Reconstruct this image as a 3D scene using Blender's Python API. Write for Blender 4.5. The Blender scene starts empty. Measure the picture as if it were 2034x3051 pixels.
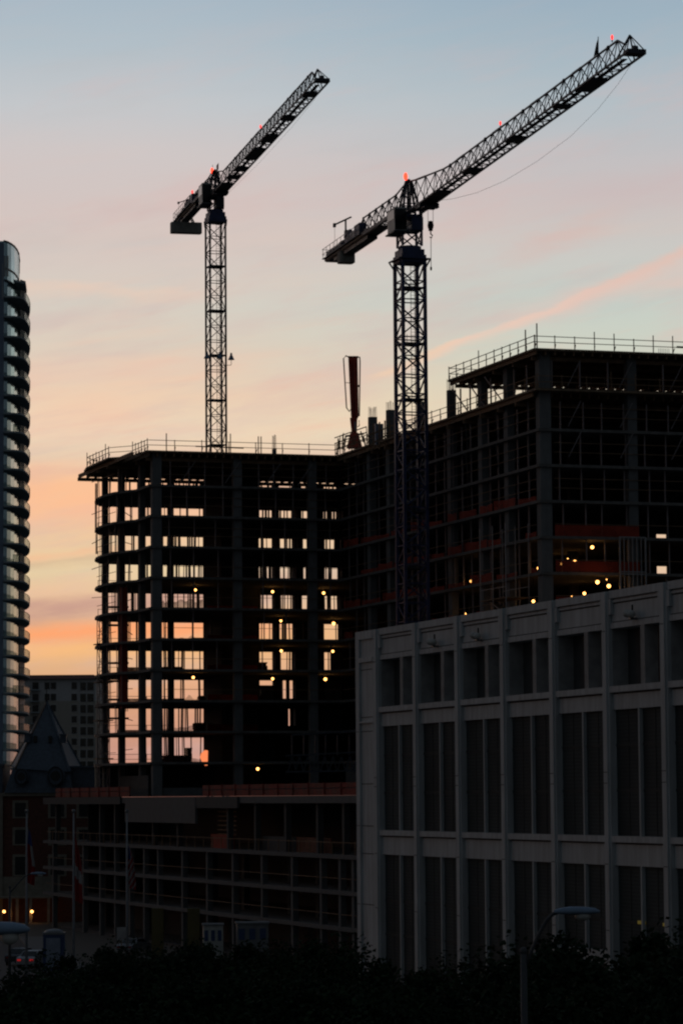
import bpy, bmesh, math, random
from mathutils import Vector, Matrix, noise

# ------------------------------------------------------------------ camera, world, light
S = bpy.context.scene
EYE = 14.5
F, PITCH, ROLL, AL = 9356.8, .0901, .0076, .317
W0, H0 = 2034.0, 3051.0
_cp, _sp, _cr, _sr = math.cos(PITCH), math.sin(PITCH), math.cos(ROLL), math.sin(ROLL)
_fwd = Vector((0, _cp, _sp)); _up0 = Vector((0, -_sp, _cp)); _r0 = Vector((1, 0, 0))
_rt = _r0*_cr - _up0*_sr
_up = _r0*_sr + _up0*_cr
cam = bpy.data.objects.new('camera', bpy.data.cameras.new('camera'))
S.collection.objects.link(cam); S.camera = cam
cam.data.sensor_fit = 'VERTICAL'; cam.data.sensor_height = 36; cam.data.sensor_width = 24
cam.data.lens = F/H0*36; cam.data.clip_start = 1; cam.data.clip_end = 6000
cam.matrix_world = Matrix(((_rt.x, _up.x, -_fwd.x, 0), (_rt.y, _up.y, -_fwd.y, 0), (_rt.z, _up.z, -_fwd.z, EYE), (0, 0, 0, 1)))

S.view_settings.view_transform = 'Standard'; S.view_settings.look = 'None'
S.view_settings.exposure = 0; S.view_settings.gamma = 1
S.cycles.max_bounces = 5; S.cycles.diffuse_bounces = 2; S.cycles.glossy_bounces = 2
S.cycles.transparent_max_bounces = 8; S.cycles.caustics_reflective = False; S.cycles.caustics_refractive = False
S.cycles.filter_width = 2.2

def lin(c):
    return tuple((x/255/12.92 if x/255 <= .04045 else ((x/255+.055)/1.055)**2.4) for x in c)

class NT:                                   # tiny node-tree writer
    def __init__(s, tree): s.t = tree; s.t.nodes.clear()
    def n(s, typ, **k):
        o = s.t.nodes.new(typ)
        for a, b in k.items(): setattr(o, a, b)
        return o
    def put(s, sock, v):
        if isinstance(v, bpy.types.NodeSocket): s.t.links.new(v, sock)
        else: sock.default_value = v
    def m(s, op, a, b=None, c=None, clamp=False):
        o = s.n('ShaderNodeMath', operation=op, use_clamp=clamp); s.put(o.inputs[0], a)
        if b is not None: s.put(o.inputs[1], b)
        if c is not None: s.put(o.inputs[2], c)
        return o.outputs[0]
    def mr(s, v, a, b, c=0., d=1., smooth=True):
        o = s.n('ShaderNodeMapRange', interpolation_type='SMOOTHSTEP' if smooth else 'LINEAR')
        for i, x in enumerate((v, a, b, c, d)): s.put(o.inputs[i], x)
        return o.outputs[0]
    def mix(s, f, a, b, mode='MIX'):
        o = s.n('ShaderNodeMix', data_type='RGBA', blend_type=mode)
        s.put(o.inputs[0], f); s.put(o.inputs[6], a if isinstance(a, bpy.types.NodeSocket) else (*a, 1)); s.put(o.inputs[7], b if isinstance(b, bpy.types.NodeSocket) else (*b, 1))
        return o.outputs[2]
    def ramp(s, f, stops, interp='LINEAR'):
        o = s.n('ShaderNodeValToRGB'); r = o.color_ramp; r.interpolation = interp
        while len(r.elements) < len(stops): r.elements.new(.5)
        for e, (p, c) in zip(r.elements, stops): e.position = p
        for e, (p, c) in zip(r.elements, stops): e.color = (*c, 1)
        s.put(o.inputs[0], f); return o.outputs[0]
    def vec(s, x, y, z):
        o = s.n('ShaderNodeCombineXYZ'); s.put(o.inputs[0], x); s.put(o.inputs[1], y); s.put(o.inputs[2], z); return o.outputs[0]
    def noise(s, v, scale=1., detail=3., rough=.5):
        o = s.n('ShaderNodeTexNoise'); s.put(o.inputs['Vector'], v); s.put(o.inputs['Scale'], scale)
        s.put(o.inputs['Detail'], detail); s.put(o.inputs['Roughness'], rough); return o.outputs['Fac']

world = bpy.data.worlds.new('World'); S.world = world; world.use_nodes = True
w = NT(world.node_tree)
SUN_EL, SUN_AZ = 1.5, -62.0                 # degrees; azimuth measured from the view axis, negative = left
tc = w.n('ShaderNodeTexCoord'); sep = w.n('ShaderNodeSeparateXYZ'); w.put(sep.inputs[0], tc.outputs['Generated'])
X, Y, Z = sep.outputs
EL = Z                                       # sine of the elevation
AZ = w.m('ARCTAN2', X, Y)                    # 0 = along the view axis, positive = right
def y2el(y): return math.sin(math.atan((2371-y)/F))
def x2az(x): return (x-1017)/F
def stops(lst): return [(min(1, y2el(y)/.30 if y is not None else p), lin(c)) for y, c, p in lst]
left = w.ramp(w.m('DIVIDE', EL, .30), stops([
    (2371, (176, 116, 100), 0), (2200, (206, 148, 122), 0), (2060, (222, 164, 124), 0), (1980, (226, 178, 134), 0), (1900, (236, 184, 132), 0),
    (1800, (226, 192, 152), 0), (1700, (232, 206, 164), 0), (1560, (242, 200, 158), 0), (1440, (246, 196, 156), 0), (1290, (234, 216, 188), 0),
    (1180, (238, 206, 178), 0), (1040, (222, 206, 188), 0), (900, (214, 206, 194), 0), (760, (214, 200, 192), 0), (600, (210, 196, 192), 0),
    (420, (206, 198, 197), 0), (280, (194, 198, 202), 0), (100, (177, 190, 199), 0), (-160, (162, 180, 195), 0), (-700, (96, 122, 158), 0)]))
right = w.ramp(w.m('DIVIDE', EL, .30), stops([
    (2371, (168, 112, 98), 0), (2100, (214, 158, 126), 0), (1900, (230, 182, 138), 0),
    (1700, (230, 200, 160), 0), (1480, (236, 204, 170), 0), (1330, (238, 208, 178), 0),
    (1180, (218, 212, 188), 0), (1040, (204, 208, 194), 0), (900, (198, 206, 198), 0), (760, (202, 201, 196), 0), (600, (202, 192, 190), 0),
    (460, (194, 191, 193), 0), (300, (178, 190, 197), 0), (100, (162, 181, 193), 0), (-160, (146, 169, 188), 0), (-700, (86, 114, 152), 0)]))
sky = w.mix(w.mr(AZ, x2az(300), x2az(1900)), left, right)
# broad soft banding that rises gently to the right
s1 = w.m('SUBTRACT', EL, w.m('MULTIPLY', AZ, .10))
nb = w.noise(w.vec(w.m('MULTIPLY', AZ, 9.), w.m('MULTIPLY', s1, 75.), 3.1), 1., 4., .5)
low = w.mr(EL, y2el(1250), y2el(500), 1., .12)
sky = w.mix(w.m('MULTIPLY', w.m('MULTIPLY', w.mr(nb, .47, .68), .26), low), sky, lin((252, 190, 160)))
nb2 = w.noise(w.vec(w.m('MULTIPLY', AZ, 7.), w.m('MULTIPLY', s1, 60.), 9.7), 1., 3., .5)
sky = w.mix(w.m('MULTIPLY', w.m('MULTIPLY', w.mr(nb2, .50, .72), .16), low), sky, lin((176, 182, 186)))
wob = w.noise(w.vec(w.m('MULTIPLY', AZ, 40.), w.m('MULTIPLY', EL, 130.), 5.3), 1., 4., .6)
mot = w.noise(w.vec(w.m('MULTIPLY', AZ, 15.), w.m('MULTIPLY', w.m('SUBTRACT', EL, w.m('MULTIPLY', AZ, .22)), 62.), 4.4), 1., 5., .6)
sky = w.mix(w.m('MULTIPLY', w.m('MULTIPLY', w.mr(mot, .46, .70), .34), w.mr(EL, y2el(350), y2el(0), 1., .15)), sky, lin((216, 180, 176)))
mo2 = w.noise(w.vec(w.m('MULTIPLY', AZ, 12.), w.m('MULTIPLY', w.m('SUBTRACT', EL, w.m('MULTIPLY', AZ, .15)), 52.), 8.8), 1., 5., .6)
sky = w.mix(w.m('MULTIPLY', w.mr(mo2, .50, .72), .16), sky, lin((176, 180, 182)))
brk = w.noise(w.vec(w.m('MULTIPLY', AZ, 60.), w.m('MULTIPLY', w.m('SUBTRACT', EL, w.m('MULTIPLY', AZ, .2)), 260.), 2.2), 1., 5., .62)
fine_ = w.noise(w.vec(w.m('MULTIPLY', AZ, 26.), w.m('MULTIPLY', w.m('SUBTRACT', EL, w.m('MULTIPLY', AZ, .16)), 210.), 7.7), 1., 6., .62)
sky = w.mix(w.m('MULTIPLY', w.m('MULTIPLY', w.mr(fine_, .50, .74), .20), low), sky, lin((238, 178, 158)))
fin2 = w.noise(w.vec(w.m('MULTIPLY', AZ, 22.), w.m('MULTIPLY', w.m('SUBTRACT', EL, w.m('MULTIPLY', AZ, .12)), 180.), 1.4), 1., 6., .62)
sky = w.mix(w.m('MULTIPLY', w.m('MULTIPLY', w.mr(fin2, .52, .76), .14), low), sky, lin((186, 176, 178)))
def band(yc, slope, x0, half_lo, half_hi, col, amt, azl=None, azr=None, wobble=.004, ragged=.35):
    """a cloud band: centre row yc at column x0, slope in rise per unit, soft half thicknesses in native rows below and above"""
    global sky
    c = w.m('ADD', w.m('MULTIPLY', w.m('SUBTRACT', AZ, x2az(x0)), slope), y2el(yc))
    d = w.m('ADD', w.m('SUBTRACT', EL, c), w.m('MULTIPLY', w.m('SUBTRACT', wob, .5), wobble*2))
    up = w.mr(d, 0., half_hi/F, 1., 0.); dn = w.mr(d, -half_lo/F, 0., 0., 1.)
    f = w.m('MULTIPLY', w.m('MULTIPLY', up, dn), w.mr(brk, .30, .58, 1-ragged, 1.))
    if azl is not None: f = w.m('MULTIPLY', f, w.mr(AZ, x2az(azl[0]), x2az(azl[1])))
    if azr is not None: f = w.m('MULTIPLY', f, w.mr(AZ, x2az(azr[0]), x2az(azr[1]), 1., 0.))
    sky = w.mix(w.m('MULTIPLY', f, amt), sky, lin(col))
band(1480, .04, 200, 120, 130, (255, 190, 146), .65, None, (500, 900))
band(1400, .10, 200, 26, 24, (226, 178, 160), .35, None, (320, 900))
band(1640, .12, 200, 34, 26, (246, 188, 146), .55, None, (260, 700))
band(1665, .10, 200, 30, 18, (206, 178, 146), .5, None, (300, 700))
band(1880, .02, 200, 60, 55, (255, 166, 112), .95, None, (500, 1100), .0015)
band(1935, .00, 200, 50, 40, (253, 190, 124), .6, None, (500, 1100), .0015)
band(1812, .10, 200, 62, 60, (204, 160, 140), 1.0, None, (500, 1300), .0022)
band(1802, .08, 200, 46, 40, (202, 158, 142), .6, None, (400, 1000), .002)
band(850, -.04, 250, 45, 30, (234, 202, 182), .55, None, (420, 760))
band(1110, .09, 200, 40, 60, (232, 200, 180), .45, None, (350, 800))
band(938, .36, 1600, 30, 15, (238, 202, 182), .85, (1080, 1330), (1700, 2060), .0030)
band(800, .40, 1950, 44, 26, (228, 190, 176), .75, (1600, 1850), None, .004)
band(905, .25, 1700, 60, 60, (224, 196, 186), .5, (1300, 1700), None, .005)

band(690, .30, 1700, 62, 44, (216, 182, 174), .5, (1420, 1680), (1700, 1960), .006)
band(1085, .36, 1200, 26, 16, (236, 204, 176), .8, (1060, 1160), (1260, 1420), .003)
band(560, .12, 1900, 90, 90, (204, 180, 180), .4, (1500, 1900), None, .006)
# the sky dims away from the afterglow: towards the zenith and to the dark eastern side
ca = w.m('COSINE', w.m('ADD', AZ, math.radians(8)))
wst = w.m('MULTIPLY', w.mr(ca, .70, .955), w.mr(EL, .24, .55, 1., .08))
east = w.ramp(w.m('MULTIPLY', EL, 1.), [(0, (.037, .041, .045)), (.25, (.044, .051, .058)), (1, (.046, .058, .072))])
below = w.mr(EL, -.02, 0.)
sky = w.mix(wst, east, sky)
sky = w.mix(below, (.02, .02, .022), sky)
nish = w.n('ShaderNodeTexSky', sky_type='NISHITA', sun_disc=False, sun_elevation=math.radians(SUN_EL), sun_rotation=math.radians(SUN_AZ), air_density=1.2, dust_density=2.)
bg = w.n('ShaderNodeBackground'); w.put(bg.inputs[0], sky); bg.inputs[1].default_value = 1.0
bg2 = w.n('ShaderNodeBackground'); w.put(bg2.inputs[0], nish.outputs[0]); bg2.inputs[1].default_value = 0.004
ad = w.n('ShaderNodeAddShader'); w.put(ad.inputs[0], bg.outputs[0]); w.put(ad.inputs[1], bg2.outputs[0])
wo = w.n('ShaderNodeOutputWorld'); w.put(wo.inputs[0], ad.outputs[0])

sd = bpy.data.lights.new('sun', 'SUN'); sd.energy = .045; sd.angle = math.radians(14); sd.color = (1, .42, .24)
sun = bpy.data.objects.new('sun', sd); S.collection.objects.link(sun)
_a, _e = math.radians(SUN_AZ), math.radians(SUN_EL)
sun.rotation_euler = Vector((math.sin(_a)*math.cos(_e), math.cos(_a)*math.cos(_e), math.sin(_e))).to_track_quat('Z', 'Y').to_euler()

# ------------------------------------------------------------------ helpers
R = random.Random(7)
def ray(px, py): return _rt*((px-W0/2)/F) + _up*((H0/2-py)/F) + _fwd
def at(px, py, Yd):                          # a point seen in that direction at the real distance Yd ahead
    d = ray(px, py); d = d*(Yd/d.y); return Vector((d.x, d.y, d.z+EYE))
def at_z(px, py, z):                         # the same at real height z
    d = ray(px, py); d = d*((z-EYE)/d.z); return Vector((d.x, d.y, z))

def mat(name, col, rough=.8, metal=0., var=.18, scale=1.5, emit=None, strength=1., streak=0., bump=0., alpha=1.):
    m = bpy.data.materials.new(name); m.use_nodes = True; n = NT(m.node_tree)
    b = n.n('ShaderNodeBsdfPrincipled'); o = n.n('ShaderNodeOutputMaterial'); n.put(o.inputs[0], b.outputs[0])
    t = n.n('ShaderNodeTexCoord').outputs['Object']
    f = n.noise(t, scale, 5., .6)
    if streak:
        mp = n.n('ShaderNodeMapping'); n.put(mp.inputs[0], t); mp.inputs[3].default_value = (2.2, 2.2, .22)
        f2 = n.noise(mp.outputs[0], 1.3, 5., .65); f = n.m('ADD', n.m('MULTIPLY', f, 1-streak), n.m('MULTIPLY', f2, streak))
    lo = tuple(c*(1-var) for c in col); hi = tuple(min(1, c*(1+var)) for c in col)
    n.put(b.inputs['Base Color'], n.mix(n.mr(f, .3, .7), lo, hi))
    n.put(b.inputs['Roughness'], n.mr(f, .2, .8, max(.05, rough-.12), min(1, rough+.1)))
    b.inputs['Metallic'].default_value = metal
    if alpha < 1: b.inputs['Alpha'].default_value = alpha
    if emit: b.inputs['Emission Color'].default_value = (*emit, 1); b.inputs['Emission Strength'].default_value = strength
    if bump:
        bp = n.n('ShaderNodeBump'); bp.inputs['Strength'].default_value = bump; n.put(bp.inputs['Height'], f); n.put(b.inputs['Normal'], bp.outputs[0])
    return m
def glass(name, col, rough=.12, slats=0., spec=.5, metal=0.):
    m = bpy.data.materials.new(name); m.use_nodes = True; n = NT(m.node_tree)
    b = n.n('ShaderNodeBsdfPrincipled'); o = n.n('ShaderNodeOutputMaterial'); n.put(o.inputs[0], b.outputs[0])
    t = n.n('ShaderNodeTexCoord').outputs['Object']; f = n.noise(t, .35, 2.)
    c = n.mix(f, tuple(x*.6 for x in col), tuple(x*1.4 for x in col))
    if slats:
        sp = n.n('ShaderNodeSeparateXYZ'); n.put(sp.inputs[0], t)
        k = n.m('FRACT', n.m('MULTIPLY', sp.outputs[2], 1/slats))
        c = n.mix(n.m('MULTIPLY', n.mr(k, .35, .6), n.mr(f, .3, .7, .2, 1.)), c, tuple(x*1.35 for x in col))
    n.put(b.inputs['Base Color'], c); b.inputs['Roughness'].default_value = rough; b.inputs['Specular IOR Level'].default_value = spec; b.inputs['Metallic'].default_value = metal
    return m

M = dict(
    concrete=mat('concrete', (.17, .175, .18), .9, streak=.5, bump=.1), concrete_dark=mat('concrete_dark', (.14, .145, .15), .92, streak=.4),
    slab=mat('slab_concrete', (.15, .145, .14), .9, var=.25), ply=mat('formwork_ply', (.20, .14, .09), .8, var=.3),
    timber=mat('timber', (.24, .15, .09), .8, var=.3), steel=mat('galvanised_steel', (.30, .31, .33), .55, .2),
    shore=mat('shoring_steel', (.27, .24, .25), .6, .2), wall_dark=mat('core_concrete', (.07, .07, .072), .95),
    crane_blue=mat('crane_blue_paint', (.035, .055, .14), .5, .1, var=.3), crane_dark=mat('crane_dark_paint', (.035, .042, .06), .55, .1, var=.3),
    cab=mat('cab_panel', (.45, .46, .44), .5), black=mat('black_rubber', (.02, .02, .02), .9), weight=mat('counterweight_concrete', (.32, .31, .28), .9),
    net=mat('orange_net', (.34, .035, .02), .85, var=.35, scale=.9), red=mat('boom_red', (.42, .05, .025), .5), redflag=mat('red_cloth', (.26, .015, .015), .9),
    white=mat('white_precast', (.50, .53, .545), .85, var=.2, streak=.7, scale=.5), joint=mat('joint_line', (.05, .055, .055), .95, var=.05),
    whitepaint=mat('white_paint', (.16, .17, .18), .5), blind=glass('window_blind_glass', (.062, .072, .074), .85, .16, .10), blind_b=glass('window_blind_glass_dark', (.050, .059, .062), .8, .16, .12), blind_c=glass('window_blind_glass_pale', (.070, .078, .078), .9, .16, .08), darkglass=glass('dark_glass', (.012, .014, .016), .2),
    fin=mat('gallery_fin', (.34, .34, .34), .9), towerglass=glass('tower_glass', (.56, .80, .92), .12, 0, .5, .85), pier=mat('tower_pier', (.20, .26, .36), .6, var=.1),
    balcony=mat('balcony_slab', (.34, .40, .43), .8), mullion=mat('mullion_metal', (.04, .045, .055), .5, .3),
    apt=mat('apartment_stucco', (.52, .52, .53), .9, var=.06), apt_low=mat('apartment_stucco_tan', (.42, .39, .35), .9, var=.06), roofred=mat('red_roof', (.16, .045, .03), .8),
    slate=mat('slate', (.09, .12, .16), .7, var=.25, scale=3), warm_brown=mat('hip_sunset_stripe', (.20, .15, .12), .6), brick=mat('brick', (.15, .06, .045), .9, var=.3, scale=4),
    stone=mat('limestone', (.30, .27, .22), .85), bark=mat('bark', (.06, .045, .035), .95), pole=mat('pole_aluminium', (.24, .25, .27), .6), lamp_pole=mat('lamp_pole_paint', (.06, .063, .07), .7),
    lamp_head=mat('lamp_head_paint', (.17, .25, .36), .6), asphalt=mat('asphalt', (.05, .05, .052), .9), ground=mat('ground_soil', (.08, .075, .065), .95),
    yellow=mat('yellow_paint', (.11, .085, .025), .6), bluewhite=mat('formwork_panel', (.22, .26, .34), .6), carpaint=mat('silver_paint', (.3, .31, .33), .35, .4),
    darkcar=mat('dark_paint', (.05, .05, .06), .3, .3), pod=mat('podium_concrete', (.125, .13, .135), .92, streak=.5), pod_dark=mat('podium_concrete_dark', (.075, .078, .08), .92), dimlit=mat('dim_lit_strip', (.3, .25, .05), .6, emit=(1, .75, .12), strength=.045), emit_tarp=mat('emissive_tarp', (1, .4, .2), .8, emit=(1, .27, .10), strength=1.0),
    barrier=mat('red_barrier', (.20, .03, .02), .85, var=.45, scale=.7), tarp=mat('tarp', (.16, .06, .035), .9, var=.3), blue=mat('blue_plastic', (.03, .06, .15), .6),
    fwhite=mat('white_cloth', (.32, .31, .31), .9), fblue=mat('blue_cloth', (.03, .05, .2), .9), rope=mat('steel_rope', (.10, .10, .11), .7),
    litlamp=mat('lamp_glow', (1, .7, .4), .5, emit=(1, .44, .11), strength=5.5), litred=mat('red_lamp_glow', (1, .1, .08), .5, emit=(1, .035, .03), strength=2.2),
    litredhot=mat('red_lamp_core', (1, .4, .1), .5, emit=(1, .05, .02), strength=3), tail=mat('tail_lamp_glow', (1, .05, .05), .5, emit=(1, .03, .03), strength=.22),
)
# balustrade glass: half see-through
def _bg():
    m = bpy.data.materials.new('balustrade_glass'); m.use_nodes = True; n = NT(m.node_tree)
    o = n.n('ShaderNodeOutputMaterial'); mx = n.n('ShaderNodeMixShader'); t = n.n('ShaderNodeBsdfTransparent'); t.inputs[0].default_value = (.62, .70, .66, 1)
    b = n.n('ShaderNodeBsdfPrincipled'); b.inputs['Base Color'].default_value = (.12, .18, .17, 1); b.inputs['Roughness'].default_value = .15
    mx.inputs[0].default_value = .40; n.put(mx.inputs[1], t.outputs[0]); n.put(mx.inputs[2], b.outputs[0]); n.put(o.inputs[0], mx.outputs[0]); return m
M['balu'] = _bg()
def _net():
    m = bpy.data.materials.new('see_through_net'); m.use_nodes = True; n = NT(m.node_tree)
    o = n.n('ShaderNodeOutputMaterial'); mx = n.n('ShaderNodeMixShader'); t = n.n('ShaderNodeBsdfTransparent')
    b = n.n('ShaderNodeBsdfPrincipled'); b.inputs['Base Color'].default_value = (.36, .045, .02, 1); b.inputs['Roughness'].default_value = .9
    f = n.noise(n.n('ShaderNodeTexCoord').outputs['Object'], .8, 3.)
    n.put(mx.inputs[0], n.mr(f, .2, .8, .45, .95)); n.put(mx.inputs[1], t.outputs[0]); n.put(mx.inputs[2], b.outputs[0]); n.put(o.inputs[0], mx.outputs[0]); return m
M['seenet'] = _net()

def link(o, parent=None):
    S.collection.objects.link(o)
    if parent is not None: o.parent = parent
    return o
class MB:
    def __init__(s): s.v = []; s.f = []
    def add(s, vs, fs):
        k = len(s.v); s.v += [tuple(v) for v in vs]; s.f += [tuple(i+k for i in f) for f in fs]; return s
    def box(s, x0, x1, y0, y1, z0, z1):
        return s.add([(x0,y0,z0),(x1,y0,z0),(x1,y1,z0),(x0,y1,z0),(x0,y0,z1),(x1,y0,z1),(x1,y1,z1),(x0,y1,z1)],
                     [(0,3,2,1),(4,5,6,7),(0,1,5,4),(1,2,6,5),(2,3,7,6),(3,0,4,7)])
    def bar(s, p, q, t, t2=None):
        p = Vector(p); q = Vector(q); d = (q-p)
        if d.length < 1e-5: return s
        d.normalize(); u = d.cross(Vector((0, 0, 1)))
        if u.length < .05: u = d.cross(Vector((1, 0, 0)))
        u.normalize(); v = d.cross(u); a = t/2; b = (t2 or t)/2
        vs = [p-u*a-v*b, p+u*a-v*b, p+u*a+v*b, p-u*a+v*b, q-u*a-v*b, q+u*a-v*b, q+u*a+v*b, q-u*a+v*b]
        return s.add(vs, [(0,3,2,1),(4,5,6,7),(0,1,5,4),(1,2,6,5),(2,3,7,6),(3,0,4,7)])
    def prism(s, poly, z0, z1):
        n = len(poly); vs = [(x, y, z0) for x, y in poly]+[(x, y, z1) for x, y in poly]
        return s.add(vs, [tuple(range(n-1, -1, -1)), tuple(range(n, 2*n))]+[(i, (i+1) % n, n+(i+1) % n, n+i) for i in range(n)])
    def tube(s, pts, r, n=6, cap=True):
        pts = [Vector(p) for p in pts]; rs = r if isinstance(r, (list, tuple)) else [r]*len(pts); rings = []
        for i, p in enumerate(pts):
            d = (pts[min(i+1, len(pts)-1)]-pts[max(i-1, 0)]).normalized(); u = d.cross(Vector((0, 0, 1)))
            if u.length < .05: u = d.cross(Vector((1, 0, 0)))
            u.normalize(); v = d.cross(u)
            rings.append([p+(u*math.cos(2*math.pi*k/n)+v*math.sin(2*math.pi*k/n))*rs[i] for k in range(n)])
        vs = [v for r_ in rings for v in r_]
        fs = [(i*n+k, i*n+(k+1) % n, (i+1)*n+(k+1) % n, (i+1)*n+k) for i in range(len(pts)-1) for k in range(n)]
        if cap: fs += [tuple(range(n-1, -1, -1)), tuple(range((len(pts)-1)*n, len(pts)*n))]
        return s.add(vs, fs)
    def ball(s, c, rx, ry=None, rz=None, n=10, m=6):
        ry = ry or rx; rz = rz or rx; vs = [(c[0], c[1], c[2]-rz)]
        for i in range(1, m):
            a = math.pi*i/m
            for k in range(n):
                b = 2*math.pi*k/n; vs.append((c[0]+rx*math.sin(a)*math.cos(b), c[1]+ry*math.sin(a)*math.sin(b), c[2]-rz*math.cos(a)))
        vs.append((c[0], c[1], c[2]+rz)); fs = [(0, 1+(k+1) % n, 1+k) for k in range(n)]
        for i in range(m-2):
            fs += [(1+i*n+k, 1+i*n+(k+1) % n, 1+(i+1)*n+(k+1) % n, 1+(i+1)*n+k) for k in range(n)]
        L = len(vs)-1; fs += [(L, 1+(m-2)*n+k, 1+(m-2)*n+(k+1) % n) for k in range(n)]
        return s.add(vs, fs)
    def build(s, name, m, parent=None, smooth=False, norm=True):
        me = bpy.data.meshes.new(name); me.from_pydata(s.v, [], s.f); me.materials.append(M[m] if isinstance(m, str) else m)
        if norm:
            b = bmesh.new(); b.from_mesh(me); bmesh.ops.recalc_face_normals(b, faces=b.faces); b.to_mesh(me); b.free()
        if smooth:
            for p in me.polygons: p.use_smooth = True
        me.update(); return link(bpy.data.objects.new(name, me), parent)
def tag(o, label=None, cat=None, group=None, kind=None):
    for k, v in (('label', label), ('category', cat), ('group', group), ('kind', kind)):
        if v: o[k] = v
    return o
def empty(name, loc, rz=0, **k):
    o = link(bpy.data.objects.new(name, None)); o.location = loc; o.rotation_euler = (0, 0, rz); return tag(o, **k)
def copy_thing(o, loc, rz=None, label=None, scale=None):
    def cp(x, par):
        c = x.copy(); S.collection.objects.link(c)
        if par is not None: c.parent = par
        for ch in [q for q in list(bpy.data.objects) if q.parent == x]: cp(ch, c)
        return c
    c = cp(o, None); c.location = loc
    if rz is not None: c.rotation_euler = (0, 0, rz)
    if label: c['label'] = label
    if scale: c.scale = (scale,)*3
    return c

# ------------------------------------------------------------------ ground and streets
g = MB(); g.add([(-3000, -200, 0), (3000, -200, 0), (3000, 5000, 0), (-3000, 5000, 0)], [(0, 1, 2, 3)])
tag(g.build('ground', 'ground'), kind='structure')
r = MB(); r.add([(-60, 100, .004), (-2, 100, .004), (-34, 330, .004), (-60, 330, .004)], [(0, 1, 2, 3)])
tag(r.build('road', 'asphalt'), kind='structure')
r = MB(); r.box(-2, -.2, 100, 104, 0, .13)
r.v = []; r.f = []; r.prism([(-1.9, 100), (1.2, 100), (-30.5, 330), (-33.9, 330)], 0, .13)
tag(r.build('pavement', 'concrete_dark'), kind='structure')

# ------------------------------------------------------------------ unfinished building
C1 = Vector((-19.712, 325.283, 0)); B2 = 20.718; A3 = -57.0
tower = empty('unfinished_building', C1, AL, label='unfinished concrete tower block with bare slabs, open floors and railed top deck', cat='building')
def loc2(P):                                 # world -> tower frame
    d = Vector(P)-C1; c, s_ = math.cos(AL), math.sin(AL); return Vector((d.x*c+d.y*s_, -d.x*s_+d.y*c, P[2]))
def T(b, a, z): c, s_ = math.cos(AL), math.sin(AL); return Vector((C1.x+b*c-a*s_, C1.y+b*s_+a*c, z))
def LV(i): return EYE+32.304-3.2*i
L1 = LV(0)+3.62; L2 = L1+3.55; POD = EYE+.05
PL = [EYE-4.9, EYE-7.8, EYE-10.7]
def outline(e=0, bul=1.):
    return [(-e, -e), (B2-e, -e), (B2-e, A3-e), (60, A3-e), (60, -28+e*.3), (36+e, -28+e*.3), (36+e, 23+e), (3, 23+e), (0, 22.8), (-1.2*bul, 19.6), (-1.75*bul, 16.5), (-2.0*bul, 12.5), (-1.7*bul, 9), (-.6*bul-e, 6.6), (-e, 5.6)]
for i in range(0, 10):
    MB().prism(outline(.30, 1.1), LV(i)-.14, LV(i)+.12).build('floor_slab', 'slab', tower)
MB().prism([(-.75, -.75), (B2-.75, -.75), (B2-.75, A3-.9), (60, A3-.9), (60, -27.6), (37, -27.6), (37, 24), (2, 24), (-2.2, 21), (-2.8, 17.5), (-2.9, 7.2), (-.75, 5.2)], L1-.2, L1).build('floor_slab', 'ply', tower)
MB().prism([(B2-.9, -35.6), (B2-.9, A3-1), (60, A3-1), (60, -35.6)], L2-.2, L2).build('floor_slab', 'ply', tower)
# formwork joists under the two fresh decks
j = MB(); b = -2.3
while b < B2+16: j.box(b, b+.14, -.6 if b < B2-.7 else -56.5, 23.2, L1-.62, L1-.2); b += .9
for a in (0.3, 4.5, 9, 13.5, 18, 22.5): j.box(-.5 if a < 5.5 else -2.5, 36.5, a, a+.2, L1-1.0, L1-.62)
a = -3
while a > -57: j.box(B2-.6, 36 if a > -28 else 58, a, a+.2, L1-1.0, L1-.62); a -= 4.5
j.build('deck_joists', 'timber', tower)
j = MB(); b = B2-.7
while b < 59: j.box(b, b+.14, A3-.8, -35.7, L2-.55, L2-.2); b += .9
for a in (-56.6, -52, -47, -42, -37): j.box(B2-.6, 59, a, a+.2, L2-.9, L2-.55)
j.build('deck_joists', 'timber', tower)
cols = []
def column(b, a, wb, wa, z0, z1, m='concrete'): cols.append(MB().box(b-wb/2, b+wb/2, a-wa/2, a+wa/2, z0, z1).build('column', m, tower))
top = L1-.2
column(.55, .30, .98, .9, POD, top, 'concrete')                                  # corner pier, proud of the slabs
for b in (9.35, 17.6): column(b, .45, .90, .7, POD, top)
for a in (6.0, 14.8, 22.2): column(.5, a, .6, 1.0 if a != 22.2 else .7, POD, top, 'concrete_dark')
for b in (8.0, 16.6, 22.8, 27.9): column(b, 22.3, .62, .6, POD, top, 'concrete_dark')
for a in (-8.8, -15.0, -24.0, -33.0, -41.5, -48.2): column(B2+.42, a, .7, 1.0, POD, (top if a > -40 else L2-.2))
column(B2+.45, A3+.42, 1.06, 1.0, POD, L2-.2, 'concrete')
for b in (29.6, 38.2, 47): column(b, A3+.42, .9, .8, POD, L2-.2, 'concrete_dark')
for b in (29, 37): column(b, -44, .7, .7, POD, L2-.2, 'wall_dark')
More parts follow.
